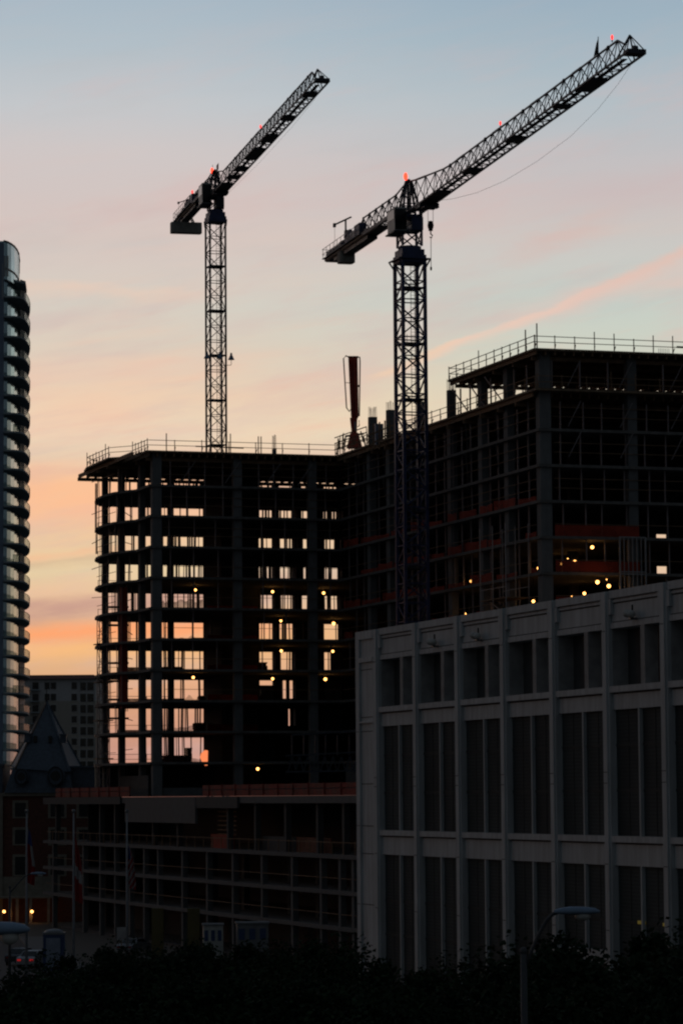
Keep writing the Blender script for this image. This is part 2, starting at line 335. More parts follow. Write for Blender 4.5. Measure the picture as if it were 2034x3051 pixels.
# darker construction-joint collars where slabs pass the corner piers are the slab edges themselves
def wall(b0, b1, a0, a1, z0, z1, m='wall_dark', name='core_wall'): return MB().box(b0, b1, a0, a1, z0, z1).build(name, m, tower)
def bb(x, a=22.0):                           # where a photo column meets the plane a metres behind the front
    u = (x-1017)/F; bx, by = C1.x-a*math.sin(AL), C1.y+a*math.cos(AL)
    return (u*by-bx)/(math.cos(AL)-u*math.sin(AL))
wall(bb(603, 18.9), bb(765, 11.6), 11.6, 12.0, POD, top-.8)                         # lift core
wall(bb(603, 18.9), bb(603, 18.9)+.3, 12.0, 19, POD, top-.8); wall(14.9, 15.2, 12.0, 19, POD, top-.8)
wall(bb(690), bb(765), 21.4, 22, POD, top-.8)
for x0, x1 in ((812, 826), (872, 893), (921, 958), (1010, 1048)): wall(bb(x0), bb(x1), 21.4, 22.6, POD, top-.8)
def infill(x0, x1, i, f0=0., f1=1., m='wall_dark'):      # block wall closing part of a back bay on one storey
    z0 = LV(i)+.12; z1 = LV(i-1)-.14; wall(bb(x0), bb(x1), 21.6, 21.8, z0+(z1-z0)*f0, z0+(z1-z0)*f1, m, 'infill_wall')
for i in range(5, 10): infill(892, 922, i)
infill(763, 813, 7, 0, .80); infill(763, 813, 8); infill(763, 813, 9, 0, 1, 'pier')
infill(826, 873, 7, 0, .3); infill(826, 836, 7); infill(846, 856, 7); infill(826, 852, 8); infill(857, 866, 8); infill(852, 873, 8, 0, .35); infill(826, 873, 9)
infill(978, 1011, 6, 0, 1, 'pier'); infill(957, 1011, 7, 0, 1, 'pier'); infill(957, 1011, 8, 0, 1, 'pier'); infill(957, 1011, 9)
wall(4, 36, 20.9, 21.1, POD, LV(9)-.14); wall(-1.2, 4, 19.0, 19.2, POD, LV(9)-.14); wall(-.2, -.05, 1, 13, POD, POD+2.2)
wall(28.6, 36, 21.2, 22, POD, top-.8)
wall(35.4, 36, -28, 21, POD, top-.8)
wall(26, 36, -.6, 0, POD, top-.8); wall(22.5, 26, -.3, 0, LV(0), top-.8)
gx = [loc2(at(x, 1490, 309)).x for x in (1984, 2031)]
wall(24.5, gx[0], -28.4, -28, POD, L1-1.0); wall(gx[1], 60, -28.4, -28, POD, L1-1.0)
for i in range(-1, 10):                                                          # only three storeys stay open in that gap
    if i not in (1, 2, 3): MB().box(gx[0], gx[1], -28.4, -28, LV(i+1)+.12 if i >= 0 else LV(0)+.12, (LV(i) if i >= 0 else L1)-.14).build('core_wall', 'wall_dark', tower)
for i, n_ in ((1, .0), (2, .9), (3, .6)): MB().box(gx[0], gx[1], -26.38, -26.02, LV(i+1)+.4+n_*.6, LV(i)-.14-(1.6 if i == 1 else .9)).build('core_wall', 'wall_dark', tower) if False else None

# ragged see-through sheets, loose posts and boards in the back bays
M['sheet'] = M['seenet'].copy(); M['sheet'].name = 'see_through_sheet'
for _n in M['sheet'].node_tree.nodes:
    if _n.type == 'BSDF_PRINCIPLED': _n.inputs['Base Color'].default_value = (.22, .10, .075, 1)
    if _n.type == 'MAP_RANGE': _n.inputs[3].default_value = .35; _n.inputs[4].default_value = .8
def sheet(x0, x1, i, h, sag=.25, a=20.6, m='sheet'):
    z0 = LV(i)+.12; b0, b1 = bb(x0, a), bb(x1, a); n = 14; ph = R.uniform(0, 6); vs = []
    for k in range(n+1):
        f = k/n; vs.append((b0+(b1-b0)*f, a+.1*math.sin(f*9+ph), z0)); vs.append((b0+(b1-b0)*f, a+.1*math.sin(f*9+ph+.4), z0+h*(1-sag*abs(math.sin(f*4.4+ph))-.08*math.sin(f*17+ph))))
    MB().add(vs, [(2*k, 2*k+2, 2*k+3, 2*k+1) for k in range(n)]).build('hanging_sheet', m, tower)
for (x0, x1, i, h, sg) in ((466, 501, 4, 2.1, .1), (517, 601, 4, 2.2, .08), (466, 501, 5, 1.25, .3), (517, 601, 5, 1.35, .2), (560, 602, 5, .9, .1), (359, 395, 5, .8, .6), (359, 395, 6, .7, .4), (466, 501, 6, .5, .5), (517, 601, 6, .6, .5), (540, 602, 6, .45, .2),
                           (466, 501, 7, 1.1, .35), (517, 590, 7, 1.2, .4), (415, 436, 7, 1.0, .3), (466, 501, 8, .9, .3), (517, 601, 8, 1.0, .2), (415, 436, 8, .6, .3), (763, 812, 5, .9, .1), (828, 872, 5, .9, .2), (828, 872, 6, .8, .2), (763, 812, 6, .8, .4), (466, 601, 9, .7, .5), (517, 601, 3, .5, .3), (466, 501, 3, .55, .6), (466, 501, 2, 1., .2)):
    sheet(x0, x1, i, h, sg)
for (x0, x1, i, h) in ((478, 500, 7, .5), (572, 603, 8, .9), (470, 500, 6, .7), (590, 603, 6, .8)): sheet(x0, x1, i, h, .2, 20.4, 'tarp')
def prop(x, i, t=.1, h=None, a=20.8): z0 = LV(i)+.12; b = bb(x, a); MB().bar((b, a, z0), (b+R.uniform(-.08, .08), a, (z0+h) if h else LV(i-1)-.14), t).build('prop', 'shore', tower)
for i, xs in ((5, (487, 845)), (6, (487, 492, 529, 538, 541, 546, 593, 851, 859, 866)), (7, (487, 535, 541, 546, 593, 590)), (8, (476, 481, 487, 494, 529, 537, 541, 549, 556, 578, 585, 592)), (9, (424, 431, 487, 493, 523, 530, 540, 546, 566, 593, 856, 860)), (3, (424, 380)), (2, (424, 429)), (4, (422,))):
    for x in xs: prop(x, i, R.choice((.08, .11, .15)))
for (x0, x1) in ((763, 811), (827, 871), (894, 920), (959, 1009)):
    for i in (1, 2, 3, 4, 5):
        n = max(2, round((x1-x0)/11)) if i < 5 else 2
        for k in range(n):
            if R.random() < .85: prop(x0+(x1-x0)*(k+.5)/n+R.uniform(-2.5, 2.5), i, R.choice((.09, .12, .16, .2)))
    sheet(x0, x1, 3, .45, .6); sheet(x0, x1, 4, .5, .5)
for i in (2, 3, 4):
    for x in (524, 533, 545, 556, 566, 577, 588, 472, 481, 494):
        if R.random() < .75: prop(x+R.uniform(-3, 3), i, R.choice((.08, .11, .15)))
for i in range(1, 10):                                                            # edge ropes and leaning boards
    z = LV(i)+.12; m = MB()
    for a_ in (-.2, 2.6, 5.3, 8): m.bar((a_, 22.6, z), (a_, 22.6, z+1.15), .05)
    for h in ((.55, 1.1) if i in (5, 9, 3) else (1.1,)): m.bar((-.2, 22.6, z+h), (8, 22.6, z+h), .05)
    MB().bar((bb(359, 15), 15, z+R.uniform(1.2, 2.0)), (bb(395, 15), 15.4, z+R.uniform(1.0, 1.9)), .07).build('leaning_board', 'timber', tower)
    MB().bar((-1.6, 9, z+1.1), (-1.7, 17, z+1.1), .05).build('edge_rope', 'timber', tower)
    m.build('edge_rope', 'timber', tower)
for i in range(0, 9):                                                             # edge standards round the curved end
    z0 = LV(i)+.12; z1 = (LV(i-1)-.14) if i else L1-1.0
    for k in range(6 if i < 5 else 4):
        a = 9+9*k/5+R.uniform(-.5, .5); b = -1.7+R.uniform(0, .35)+(k % 2)*.7; MB().bar((b, a, z0), (b+R.uniform(-.1, .1), a, z1), R.choice((.05, .07, .09))).build('prop', 'shore', tower)
    if i < 5: MB().bar((-1.75, 8.6, z0+R.uniform(1.6, 2.2)), (-1.9, 18.5, z0+R.uniform(1.6, 2.2)), .06).build('edge_rope', 'timber', tower)
for (x, y0, y1) in ((285.5, 1440, 1500), (285, 1500, 1577), (287, 1590, 1650)):
    p, q = loc2(at(x, y1, 339)), loc2(at(x+5.5, y0, 339)); MB().box(p.x, q.x, p.y, p.y+.3, p.z, q.z).build('hanging_sheet', 'sheet', tower)
for y in (1808, 1862, 1975, 2029, 2084, 2140):
    p, q = loc2(at(327, y, 337)), loc2(at(389, y, 337)); MB().box(p.x, q.x, p.y, p.y+1.0, p.z-.1, p.z+.1).build('work_platform', 'timber', tower)

# shoring posts and studs in the open floors
posts = []                                                                       # (b, a, z0, z1, t)
def floors(i): return (LV(i)+.12, (LV(i-1)-.14) if i > 0 else L1-1.0)
for i in range(0, 7):
    z0, z1 = floors(i); dens = 1. if i < 5 else .45
    b = 2.1
    while b < B2-.4:
        if R.random() < dens: posts.append((b+R.uniform(-.15, .15), .35, z0, z1, .10))
        b += 1.9 if i < 2 else 2.5
    a = -1.8
    while a > A3+1:
        if R.random() < dens: posts.append((B2+.3, a+R.uniform(-.2, .2), z0, z1, .12))
        a -= 2.45
    b = B2+2.1
    while b < 42:
        if R.random() < dens: posts.append((b+R.uniform(-.3, .3), A3+.4, z0, z1, .11))
        b += 2.05
    for k in range((70, 44, 44, 40, 34, 10, 12)[i]):                             # back rows seen against the sky
        posts.append((R.uniform(3, 28), R.uniform(13 if R.random() < .3 else 20.9, 21.35), z0, z1, R.choice((.08, .11, .16))))
    for k in range(6 if i < 5 else 3): posts.append((R.uniform(-.9, .4), R.uniform(7.5, 20), z0, z1, .075))
b = B2+1.2
while b < 42: posts.append((b, A3+.2, L1, L2-.9, .13)); b += 2.7
for a in (-36.4, -39, -44.5, -50.5, -53.6): posts.append((B2+.1, a, L1, L2-.9, .13))
for k in range(10): posts.append((R.uniform(B2+1, 40), R.uniform(-50, -37), L1, L2-.9, .1))
posts.sort(key=lambda p: (T(p[0], p[1], 0).y)/(p[4]*20+.2))
rest = MB()
for k, (b, a, z0, z1, t) in enumerate(posts):
    if k < 96: MB().box(b-t/2, b+t/2, a-t/2, a+t/2, z0, z1).build('shoring_post', 'shore', tower)
    else: rest.box(b-t/2, b+t/2, a-t/2, a+t/2, z0, z1)
tag(rest.build('shoring_posts', 'shore', tower), kind='stuff')
# raking braces under the deck edges
for i in (-1, 0, 1):
    zt = L2-.9 if i == -1 else (L1-1. if i == 0 else LV(0)-.14); zb = zt-2.2
    for b in (23.5, 28.5, 33.5, 38): MB().bar((b+.9, A3-.5, zt), (b, A3+.3, zb), .08).build('raking_brace', 'shore', tower)
    if i >= 0:
        for a in (-6, -14, -22, -30, -38, -46, -54): MB().bar((B2-.5, a-1.2, zt), (B2+.3, a+.4, zb), .07).build('raking_brace', 'shore', tower)
    if i == 0:
        for b in (3.2, 8, 12.5, 16): MB().bar((b+1.4, -.45, zt), (b, .3, zb), .07).build('raking_brace', 'shore', tower)
for a in (-36.2, -40.6, -45): MB().bar((B2-.7, a, L2-.9), (B2-.3, a-3.2, L1+.1), .09).build('raking_brace', 'shore', tower)
# guard rails: mid-floor edge cables on all storeys
for i in range(0, 8):
    m = MB(); z = LV(i)+.12
    for h in ((1.1, 1.95) if i < 3 else (1.1,)):
        m.bar((1.3, .05, z+h), (B2-.3, .05, z+h), .045); m.bar((B2-.05, -.3, z+h), (B2-.05, A3+1.1, z+h), .05); m.bar((B2+1.2, A3-.05, z+h), (58, A3-.05, z+h), .05)
    if i in (1, 2, 3):
        for h in (1.95, 2.15): m.bar((-2.4, 10, z+h), (-.3, 19, z+h), .06)
    m.build('edge_rail', 'timber', tower)
def rail(name, pts, z, h=1.15, step=2.35, t=.07, mid=True, skip=(), tall=()):
    m = MB()
    for (p, q) in zip(pts, pts[1:]):
        p = Vector((*p, z)); q = Vector((*q, z)); L = (q-p).length; n = max(1, round(L/step))
        for k in range(n+1):
            c = p.lerp(q, k/n); hh = h*R.uniform(.98, 1.12)
            if R.random() < .12: hh *= 1.35
            m.bar(c, c+Vector((0, 0, hh)), t)
            m.bar(c+Vector((0, 0, .02)), c+Vector((R.uniform(.1, .25), R.uniform(.1, .25), .45)), t*.9)
        for hh in ((h*.96, h*.5) if mid else (h,)):
            a_ = 0.
            m.bar(p+Vector((0, 0, hh)), q+Vector((0, 0, hh+R.uniform(-.03, .03))), t*.85)
    return m.build(name, 'timber', tower)
rail('guard_rail', [(-2.7, 17.4), (-2.75, 7.4)], L1, 1.1, 1.5); rail('guard_rail', [(-2.75, 7.4), (-.7, 5.2)], L1, 1.1, 3.2)
rail('guard_rail', [(-.7, 5.2), (-.6, -.6)], L1, 1.15, 1.25); rail('guard_rail', [(-.6, -.6), (B2-.8, -.6)], L1, 1.12, 2.9)
rail('guard_rail', [(-2.7, 17.4), (1, 23.6)], L1, 1.1, 2.2); rail('guard_rail', [(1, 23.6), (12, 23.6)], L1, 1.1, 2.9)
rail('guard_rail', [(B2-.7, -.8), (B2-.7, -57.6)], L1, 1.12, 2.5); rail('guard_rail', [(B2-.6, A3-.8), (58, A3-.8)], L1, 1.15, 2.3)
rail('guard_rail', [(B2-.8, -35.7), (B2-.8, A3-.8)], L2, 1.15, 2.1); rail('guard_rail', [(B2-.8, A3-.9), (58, A3-.9)], L2, 1.12, 1.95)
rail('guard_rail', [(B2-.8, -35.7), (34, -35.7)], L2, 1.15, 2.6)
m = MB()
for (b, a, h) in ((B2-.4, A3-.4, 2.3), (B2-.7, A3+1.6, 2.0), (36.2, A3-.8, 2.1), (36.9, A3-.8, 1.6), (1.6, 0, 1.9), (8.4, -.5, 2.0), (12.2, 2, 2.1), (12.5, 2, 2.1)):
    z = L2 if a < -30 else L1; MB().bar((b, a, z), (b, a, z+h), .09).build('scaffold_standard', 'timber', tower)
MB().bar((33.7, A3-.8, L2+.62), (38.5, A3-.8, L2+.55), .16).build('rail_board', 'timber', tower); MB().bar((4.6, -.6, L1+.55), (9.8, -.6, L1+.5), .12).build('rail_board', 'timber', tower)
for a in (-1.5, -2.2, -3.1): MB().bar((B2-.8, a, L1), (B2-.8, a, L1+1.6), .08).build('scaffold_standard', 'timber', tower)
# column starters with rebar on the deck
def starter(px0, px1, pyt, pyr, Yd, m='concrete', zb=L1, n=5):
    p = loc2(at(px0, pyt, Yd)); q = loc2(at(px1, pyt, Yd)); zt = p.z; ztr = at((px0+px1)/2, pyr, Yd).z; w_ = (q-p).length
    c = (p+q)/2; o = MB().box(c.x-w_*.42, c.x+w_*.42, c.y-.35, c.y+.35, zb, zt).build('column_starter', m, tower)
    k = MB()
    for i in range(n):
        for s_ in (-.28, .28): k.bar((c.x-w_*.36+w_*.72*i/(n-1), c.y+s_, zt-.1), (c.x-w_*.36+w_*.72*i/(n-1)+R.uniform(-.04, .04), c.y+s_, ztr+R.uniform(-.15, .15)), .035)
    k.build('rebar', 'rope', o); return o
starter(1096, 1123, 1243, 1215, 322, 'concrete_dark'); starter(1149, 1177, 1222, 1195, 318, 'concrete_dark')
starter(1330, 1357, 1163, 1127, 299, 'concrete'); starter(1246, 1274, 1198, 1180, 308, 'concrete_dark')
starter(812, 822, 1338, 1296, 335, 'concrete_dark', L1, 3)
k = MB()
for i in range(7): k.bar((32.7+i*.17, A3+1, L2), (32.7+i*.17, A3+1, L2+.7), .03)
k.build('rebar', 'rope', tower)
# formwork gear on the middle deck
def deckbox(px0, px1, py0, py1, Yd, m, name, depth=.6):
    p = loc2(at(px0, py1, Yd)); q = loc2(at(px1, py0, Yd)); return MB().box(min(p.x, q.x), max(p.x, q.x), (p.y+q.y)/2, (p.y+q.y)/2+depth, p.z, q.z).build(name, m, tower)
deckbox(1118, 1143, 1262, 1325, 318, 'bluewhite', 'formwork_panel', .4)
wf = MB()
for (x0, y0, x1, y1) in ((1093, 1300, 1180, 1262), (1093, 1330, 1180, 1280), (1093, 1345, 1180, 1300), (1143, 1310, 1180, 1290)):
    wf.bar(loc2(at(x0, y0, 316)), loc2(at(x1, y1, 316)), .14)
for x in (1098, 1112, 1130, 1146, 1160, 1174): wf.bar(loc2(at(x, 1340, 316)), loc2(at(x, 1265-(x-1098)*.25, 316)), .12)
wf.build('formwork_frame', 'timber', tower)
wf = MB()
for k in range(10):
    x = 1000+R.uniform(0, 95); y = 1345-(x-1000)*.33; wf.bar(loc2(at(x, y, 324)), loc2(at(x+R.uniform(-10, 10), y-R.uniform(18, 50), 324)), R.uniform(.06, .13))
for y in (1340, 1322, 1305): wf.bar(loc2(at(996, y, 324)), loc2(at(1092, y-34, 324)), .1)
wf.build('formwork_frame', 'timber', tower)
wf = MB()
for k in range(9):
    wf.bar(loc2(at(1210, 1253+k*6, 314)), loc2(at(1262, 1250+k*6, 314)), .06)
wf.build('stair_steps', 'steel', tower)

# orange netting on the lower storeys
for i in (2, 3, 4, 5):
    z = LV(i)+.12
    for (p, q) in (((B2-.12, -1), (B2-.12, -32)), ((B2-.12, -33), (B2-.12, -56)), ):
        a_ = p[1]
        while a_ > q[1]:
            L_ = R.uniform(2.2, 6.5); e_ = max(q[1], a_-L_); hh_ = R.uniform(.45, .95)
            if R.random() < (.88 if i < 5 else .5): MB().add([(p[0], a_, z), (p[0], e_, z), (p[0], e_, z+hh_*R.uniform(.8, 1)), (p[0]+.06, (a_+e_)/2, z+hh_*.82), (p[0], a_, z+hh_)], [(0, 1, 2, 3, 4)]).build('safety_net', 'seenet', tower)
            a_ = e_-R.uniform(0, 1.2)
    if i > 2: MB().box(B2+1.2, B2+9.3, A3-.14, A3-.10, z, z+1.0).build('safety_net', 'seenet', tower)
for i in range(2, 9):
    z = LV(i)+.12
    MB().box(9.2, 14.8, 11.45, 11.5, z, z+.95).build('safety_net', 'net', tower)
    if i > 2: MB().box(15.3, 20, 19, 19.05, z, z+.45).build('safety_net', 'seenet', tower)
    if i > 3: MB().box(2, 8.2, 22.75, 22.8, z, z+1.1-.25*(i % 3)).build('safety_net', 'seenet', tower)

# podium
pod = MB().box(-3, 60, -130, 37, POD-.65, POD-.02); pod.build('podium_roof', 'pod', tower)
for k, z in enumerate(PL): MB().box(-3.1, 50, -130, 37.2, z-.22, z+.12).build('podium_floor', 'pod', tower)
MB().box(-2.6, 34, -129, 30, 0, .3).build('podium_base', 'wall_dark', tower)
MB().box(.5, 9.4, 30.05, 30.4, .3, POD-.65).build('podium_end_wall', 'wall_dark', tower)
MB().box(2.8, 3.2, -128, 30, .3, PL[2]-.22).build('podium_back_wall', 'wall_dark', tower)
for z0, z1 in ((PL[2]+.12, PL[1]-.22), (PL[1]+.12, PL[0]-.22), (PL[0]+.12, POD-.65)): MB().box(9, 9.4, -128, 30, z0, z1).build('podium_back_wall', 'wall_dark', tower)
def pod_a(px):                               # where a column of the photo meets the podium front
    u = (px-1017)/F; bx, by = C1.x-3*math.cos(AL), C1.y-3*math.sin(AL)
    return (u*by-bx)/(-math.sin(AL)-u*math.cos(AL))
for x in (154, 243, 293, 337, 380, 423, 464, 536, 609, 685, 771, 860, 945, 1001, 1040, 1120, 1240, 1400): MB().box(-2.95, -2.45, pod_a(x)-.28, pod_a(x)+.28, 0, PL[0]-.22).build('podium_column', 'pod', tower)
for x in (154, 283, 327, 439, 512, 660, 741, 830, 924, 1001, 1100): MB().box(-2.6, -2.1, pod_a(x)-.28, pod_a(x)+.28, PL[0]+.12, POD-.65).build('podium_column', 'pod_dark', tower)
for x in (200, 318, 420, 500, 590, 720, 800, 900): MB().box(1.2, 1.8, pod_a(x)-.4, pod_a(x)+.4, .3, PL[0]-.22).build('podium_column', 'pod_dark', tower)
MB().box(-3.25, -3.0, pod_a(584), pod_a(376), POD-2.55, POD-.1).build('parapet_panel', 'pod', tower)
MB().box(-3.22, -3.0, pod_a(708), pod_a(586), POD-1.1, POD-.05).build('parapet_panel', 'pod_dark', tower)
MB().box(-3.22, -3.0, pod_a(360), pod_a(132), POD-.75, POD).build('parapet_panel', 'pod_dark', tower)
m = MB()
for a0 in range(-120, 34, 3): m.box(-2.95, -2.88, a0, a0+.07, PL[0]+.12, PL[0]+1.2)
for z in (PL[0]+1.1, PL[1]+1.1, PL[2]+1.1): m.bar((-2.9, -125, z), (-2.9, 36, z), .05)
m.build('guard_rail', 'timber', tower)
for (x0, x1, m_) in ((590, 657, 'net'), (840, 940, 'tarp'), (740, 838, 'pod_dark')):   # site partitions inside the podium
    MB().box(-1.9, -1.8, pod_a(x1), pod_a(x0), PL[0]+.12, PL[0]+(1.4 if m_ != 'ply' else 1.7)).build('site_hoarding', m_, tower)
m = MB()
for k in range(9): m.box(-1.6, -1.5, pod_a(654), pod_a(600), PL[0]+.5+k*.42, PL[0]+.62+k*.42)
m.build('timber_ladder_wall', 'timber', tower)
# red barrier along podium edge, in two runs
for (x0, x1) in ((160, 380), (595, 1056)):
    m = MB(); a0, a1 = pod_a(x1), pod_a(x0)
    m.box(-2.85, -2.8, a0, a1, POD+.02, POD+.55); m.box(-2.87, -2.78, a0, a1, POD+.62, POD+1.02)
    k = a0
    while k < a1: m.bar((-2.9, k, POD), (-2.9, k, POD+1.1), .09); k += 4.4
    m.build('edge_barrier', 'barrier', tower)
# lowest tower storey: outriggers at the left end, colonnade, truss platform to the right
for (px0, px1, py0, py1, m_) in ((284, 312, 2189, 2196, 'warm_brown'), (283, 312, 2276, 2286, 'warm_brown'), (290, 294, 2197, 2276, 'fwhite'), (304, 310, 2197, 2276, 'fwhite'), (286, 294, 2287, 2346, 'stone'), (309, 313, 2287, 2346, 'stone')):
    deckbox(px0, px1, py0, py1, 341, m_, 'outrigger_frame', .5)
m = MB()
for x in (858, 880, 905, 930, 955, 980, 1005, 1030, 1052): m.bar(loc2(at(x, 2300, 300)), loc2(at(x+12, 2252, 300)), .1); m.bar(loc2(at(x+24, 2300, 300)), loc2(at(x+12, 2252, 300)), .1)
m.bar(loc2(at(850, 2300, 300)), loc2(at(1080, 2296, 300)), .16); m.bar(loc2(at(850, 2252, 300)), loc2(at(1080, 2240, 300)), .14)
for x in (870, 905, 940, 970, 1005, 1040): m.bar(loc2(at(x, 2250, 300)), loc2(at(x, 2190, 300)), .1)
m.bar(loc2(at(870, 2190, 300)), loc2(at(1080, 2176, 300)), .14)
m.build('truss_platform', 'crane_dark', tower)
for z0, z1, b1 in ((POD, LV(9)-.14, 60), ):
    MB().box(1.2, B2, .2, .35, z0, z0+.9).build('upstand_wall', 'concrete_dark', tower)
    MB().box(B2+.1, B2+.3, A3, -.5, z0, z1).build('upstand_wall', 'concrete_dark', tower)

# ------------------------------------------------------------------ scaffolds and hoists fixed to it
def lattice(m, w_, z0, z1, p, tc, td, x0=0., y0=0., faces=4, cross=False):
    h = w_/2; cs = [(x0-h, y0-h), (x0+h, y0-h), (x0+h, y0+h), (x0-h, y0+h)]
    for c in cs: m.bar((*c, z0), (*c, z1), tc)
    n = max(1, round((z1-z0)/p)); p = (z1-z0)/n
    for k in range(n):
        za, zb = z0+k*p, z0+(k+1)*p
        for f in range(faces):
            a, b = cs[f], cs[(f+1) % 4]
            if (f+0) % 2 == 0: m.bar((*a, za), (*b, zb), td) if k % 2 else m.bar((*b, za), (*a, zb), td)
            else: m.bar((*b, za), (*a, zb), td) if k % 2 else m.bar((*a, za), (*b, zb), td)
            if cross: m.bar((*b, za), (*a, zb), td*.8)
            m.bar((*a, zb), (*b, zb), td*.9)
sc = empty('scaffold_tower', T(-1.6, 14.5, POD), AL, label='thin ladder scaffold climbing the left end of the unfinished building', cat='scaffold')
m = MB(); lattice(m, 1.1, 0, LV(4)-POD, 1.6, .07, .045); m.build('frame', 'shore', sc)
m = MB()
for k in range(9): m.box(-.9, .9, -.9, .9, 2+k*2.05, 2.1+k*2.05) if k % 2 else None
m.build('platform', 'timber', sc)
st = empty('stair_scaffold', T(B2-1.5, -51.5, POD), AL, label='grey stair scaffold with landings in front of the right wing of the unfinished building', cat='scaffold')
m = MB()
for b in (-1.1, 1.1):
    for a in (-3.2, 0, 3.2): m.bar((b, a, 0), (b, a, LV(3)-POD+1.4), .07)
for k in range(9):
    z = 1+k*2.05
    for b in (-1.1, 1.1): m.bar((b, -3.2, z+1), (b, 3.2, z+1), .05)
m.build('frame', 'steel', st)
m = MB()
for k in range(9):
    z = 1+k*2.05; m.box(-1.1, 1.1, -3.2, 3.2, z, z+.08)
m.build('landing', 'timber', st)
m = MB()
for k in range(8):
    z = 1+k*2.05; s_ = 1 if k % 2 else -1; m.bar((0, -3*s_, z), (0, 3*s_, z+2.05), .6, .1)
m.build('stair_flight', 'steel', st)
ho = empty('debris_chute', T(-.8, 8.6, POD), AL, label='tall narrow orange panel hoist on the left end of the unfinished building', cat='hoist')
m = MB(); m.box(-.36, .36, -.3, .3, 9.3, LV(3)-POD-.5); m.build('shaft', 'net', ho)
m = MB()
for c in ((-.3, -.35), (.3, -.35), (.3, .35), (-.3, .35)): m.bar((*c, 9.), (*c, LV(3)-POD), .06)
m.build('frame', 'shore', ho)
ho = empty('hoist_mast', T(29.9, A3-.6, LV(4)-2.9), AL, label='grey barred hoist cage against the right face of the unfinished building', cat='hoist')
m = MB(); n_ = 7
for k in range(n_): m.bar((-2+4*k/(n_-1)*.62, 0, 0), (-2+4*k/(n_-1)*.62, 0, 6.2), .07 if k not in (0, n_-1) else .13)
for z in (0, 2.9, 3.1, 6.2): m.bar((-2, 0, z), (.5, 0, z), .09)
m.build('frame', 'steel', ho); m = MB().box(-1.95, .45, .1, 1.2, 2.95, 3.05); m.build('platform', 'timber', ho)

# material stacks lying on the open floors
def stack(px0, px1, i, h, label, m='tarp', b_a=17., cat='stack'):
    z = LV(i)+.12; a = b_a
    def bb2(x):
        u = (x-1017)/F; bx, by = C1.x-a*math.sin(AL), C1.y+a*math.cos(AL); return (u*by-bx)/(math.cos(AL)-u*math.sin(AL))
    b0, b1 = bb2(px0), bb2(px1); o = empty('material_stack', T((b0+b1)/2, a, z), AL, label=label, cat=cat, group='material stacks on the open floors')
    hw = (b1-b0)/2; q = MB()
    k = 0; zz = .1
    while zz < h:
        t = R.uniform(.12, .3); q.box(-hw*R.uniform(.6, 1), hw*R.uniform(.7, 1), -.6, .6, zz, min(h, zz+t)); zz += t+.01
    q.build('boards', m, o); MB().box(-hw*.8, -hw*.8+.12, -.6, .6, 0, .1).box(hw*.8-.12, hw*.8, -.6, .6, 0, .1).build('bearers', 'timber', o)
stack(532, 604, 4, .5, 'low reddish stack behind the wide opening, fifth slab below the deck on the left wing')
stack(566, 604, 5, .95, 'short stack by the core wall, sixth slab below the deck on the left wing')
stack(470, 545, 6, .95, 'long dark red stack across the opening, seventh slab below the deck on the left wing')
stack(514, 545, 7, .7, 'small stack beside the slim column, eighth slab below the deck on the left wing')
stack(588, 606, 7, 1.0, 'block-shaped stack against the core wall, eighth slab below the deck')
stack(572, 606, 8, 1.25, 'high dark stack under the slab, ninth slab below the deck on the left wing')
stack(762, 790, 6, 1.5, 'box-shaped stack closing half the middle opening, seventh slab below the deck')
stack(764, 812, 7, 1.9, 'tall stack nearly filling the middle opening, eighth slab below the deck', 'blue')
stack(470, 560, 9, .9, 'wide low stack on the lowest open floor of the left wing', 'darkcar')
stack(548, 565, 9, 1.7, 'upright crate on the lowest open floor of the left wing', 'darkcar', 16)

# ------------------------------------------------------------------ lit work lamps
def worklamp(px, py, i, label, dz=.55, s=1., near=None):
    z = (LV(i)-.14)-dz; p = at_z(px, py, z)
    if near is not None:                                                          # hung just inside the long side face
        u = (px-1017)/F; p = at(px, py, 331.7-.95*(331.7*u+.05)/(.312+.95*u)+near); dz = min(LV(q)-.14-p.z for q in range(0, 10) if LV(q)-.14 > p.z+.3)
    o = empty('work_lamp', p, 0, label=label, cat='lamp', group='lit work lamps on the open floors')
    MB().ball((0, 0, 0), .15*s, n=12, m=8).build('bulb', 'litlamp', o, True)
    m = MB(); m.bar((0, 0, .13*s), (0, 0, .26), .09); m.bar((0, 0, .2), (0, 0, dz), .03); m.build('cord', 'black', o)
    l = bpy.data.lights.new('glow', 'POINT'); l.energy = 5.5*s*s; l.color = (1, .5, .16); l.shadow_soft_size = .2
    lo = link(bpy.data.objects.new('glow', l), o); lo.location = (0, 0, -.3)
k_ = 1.2972
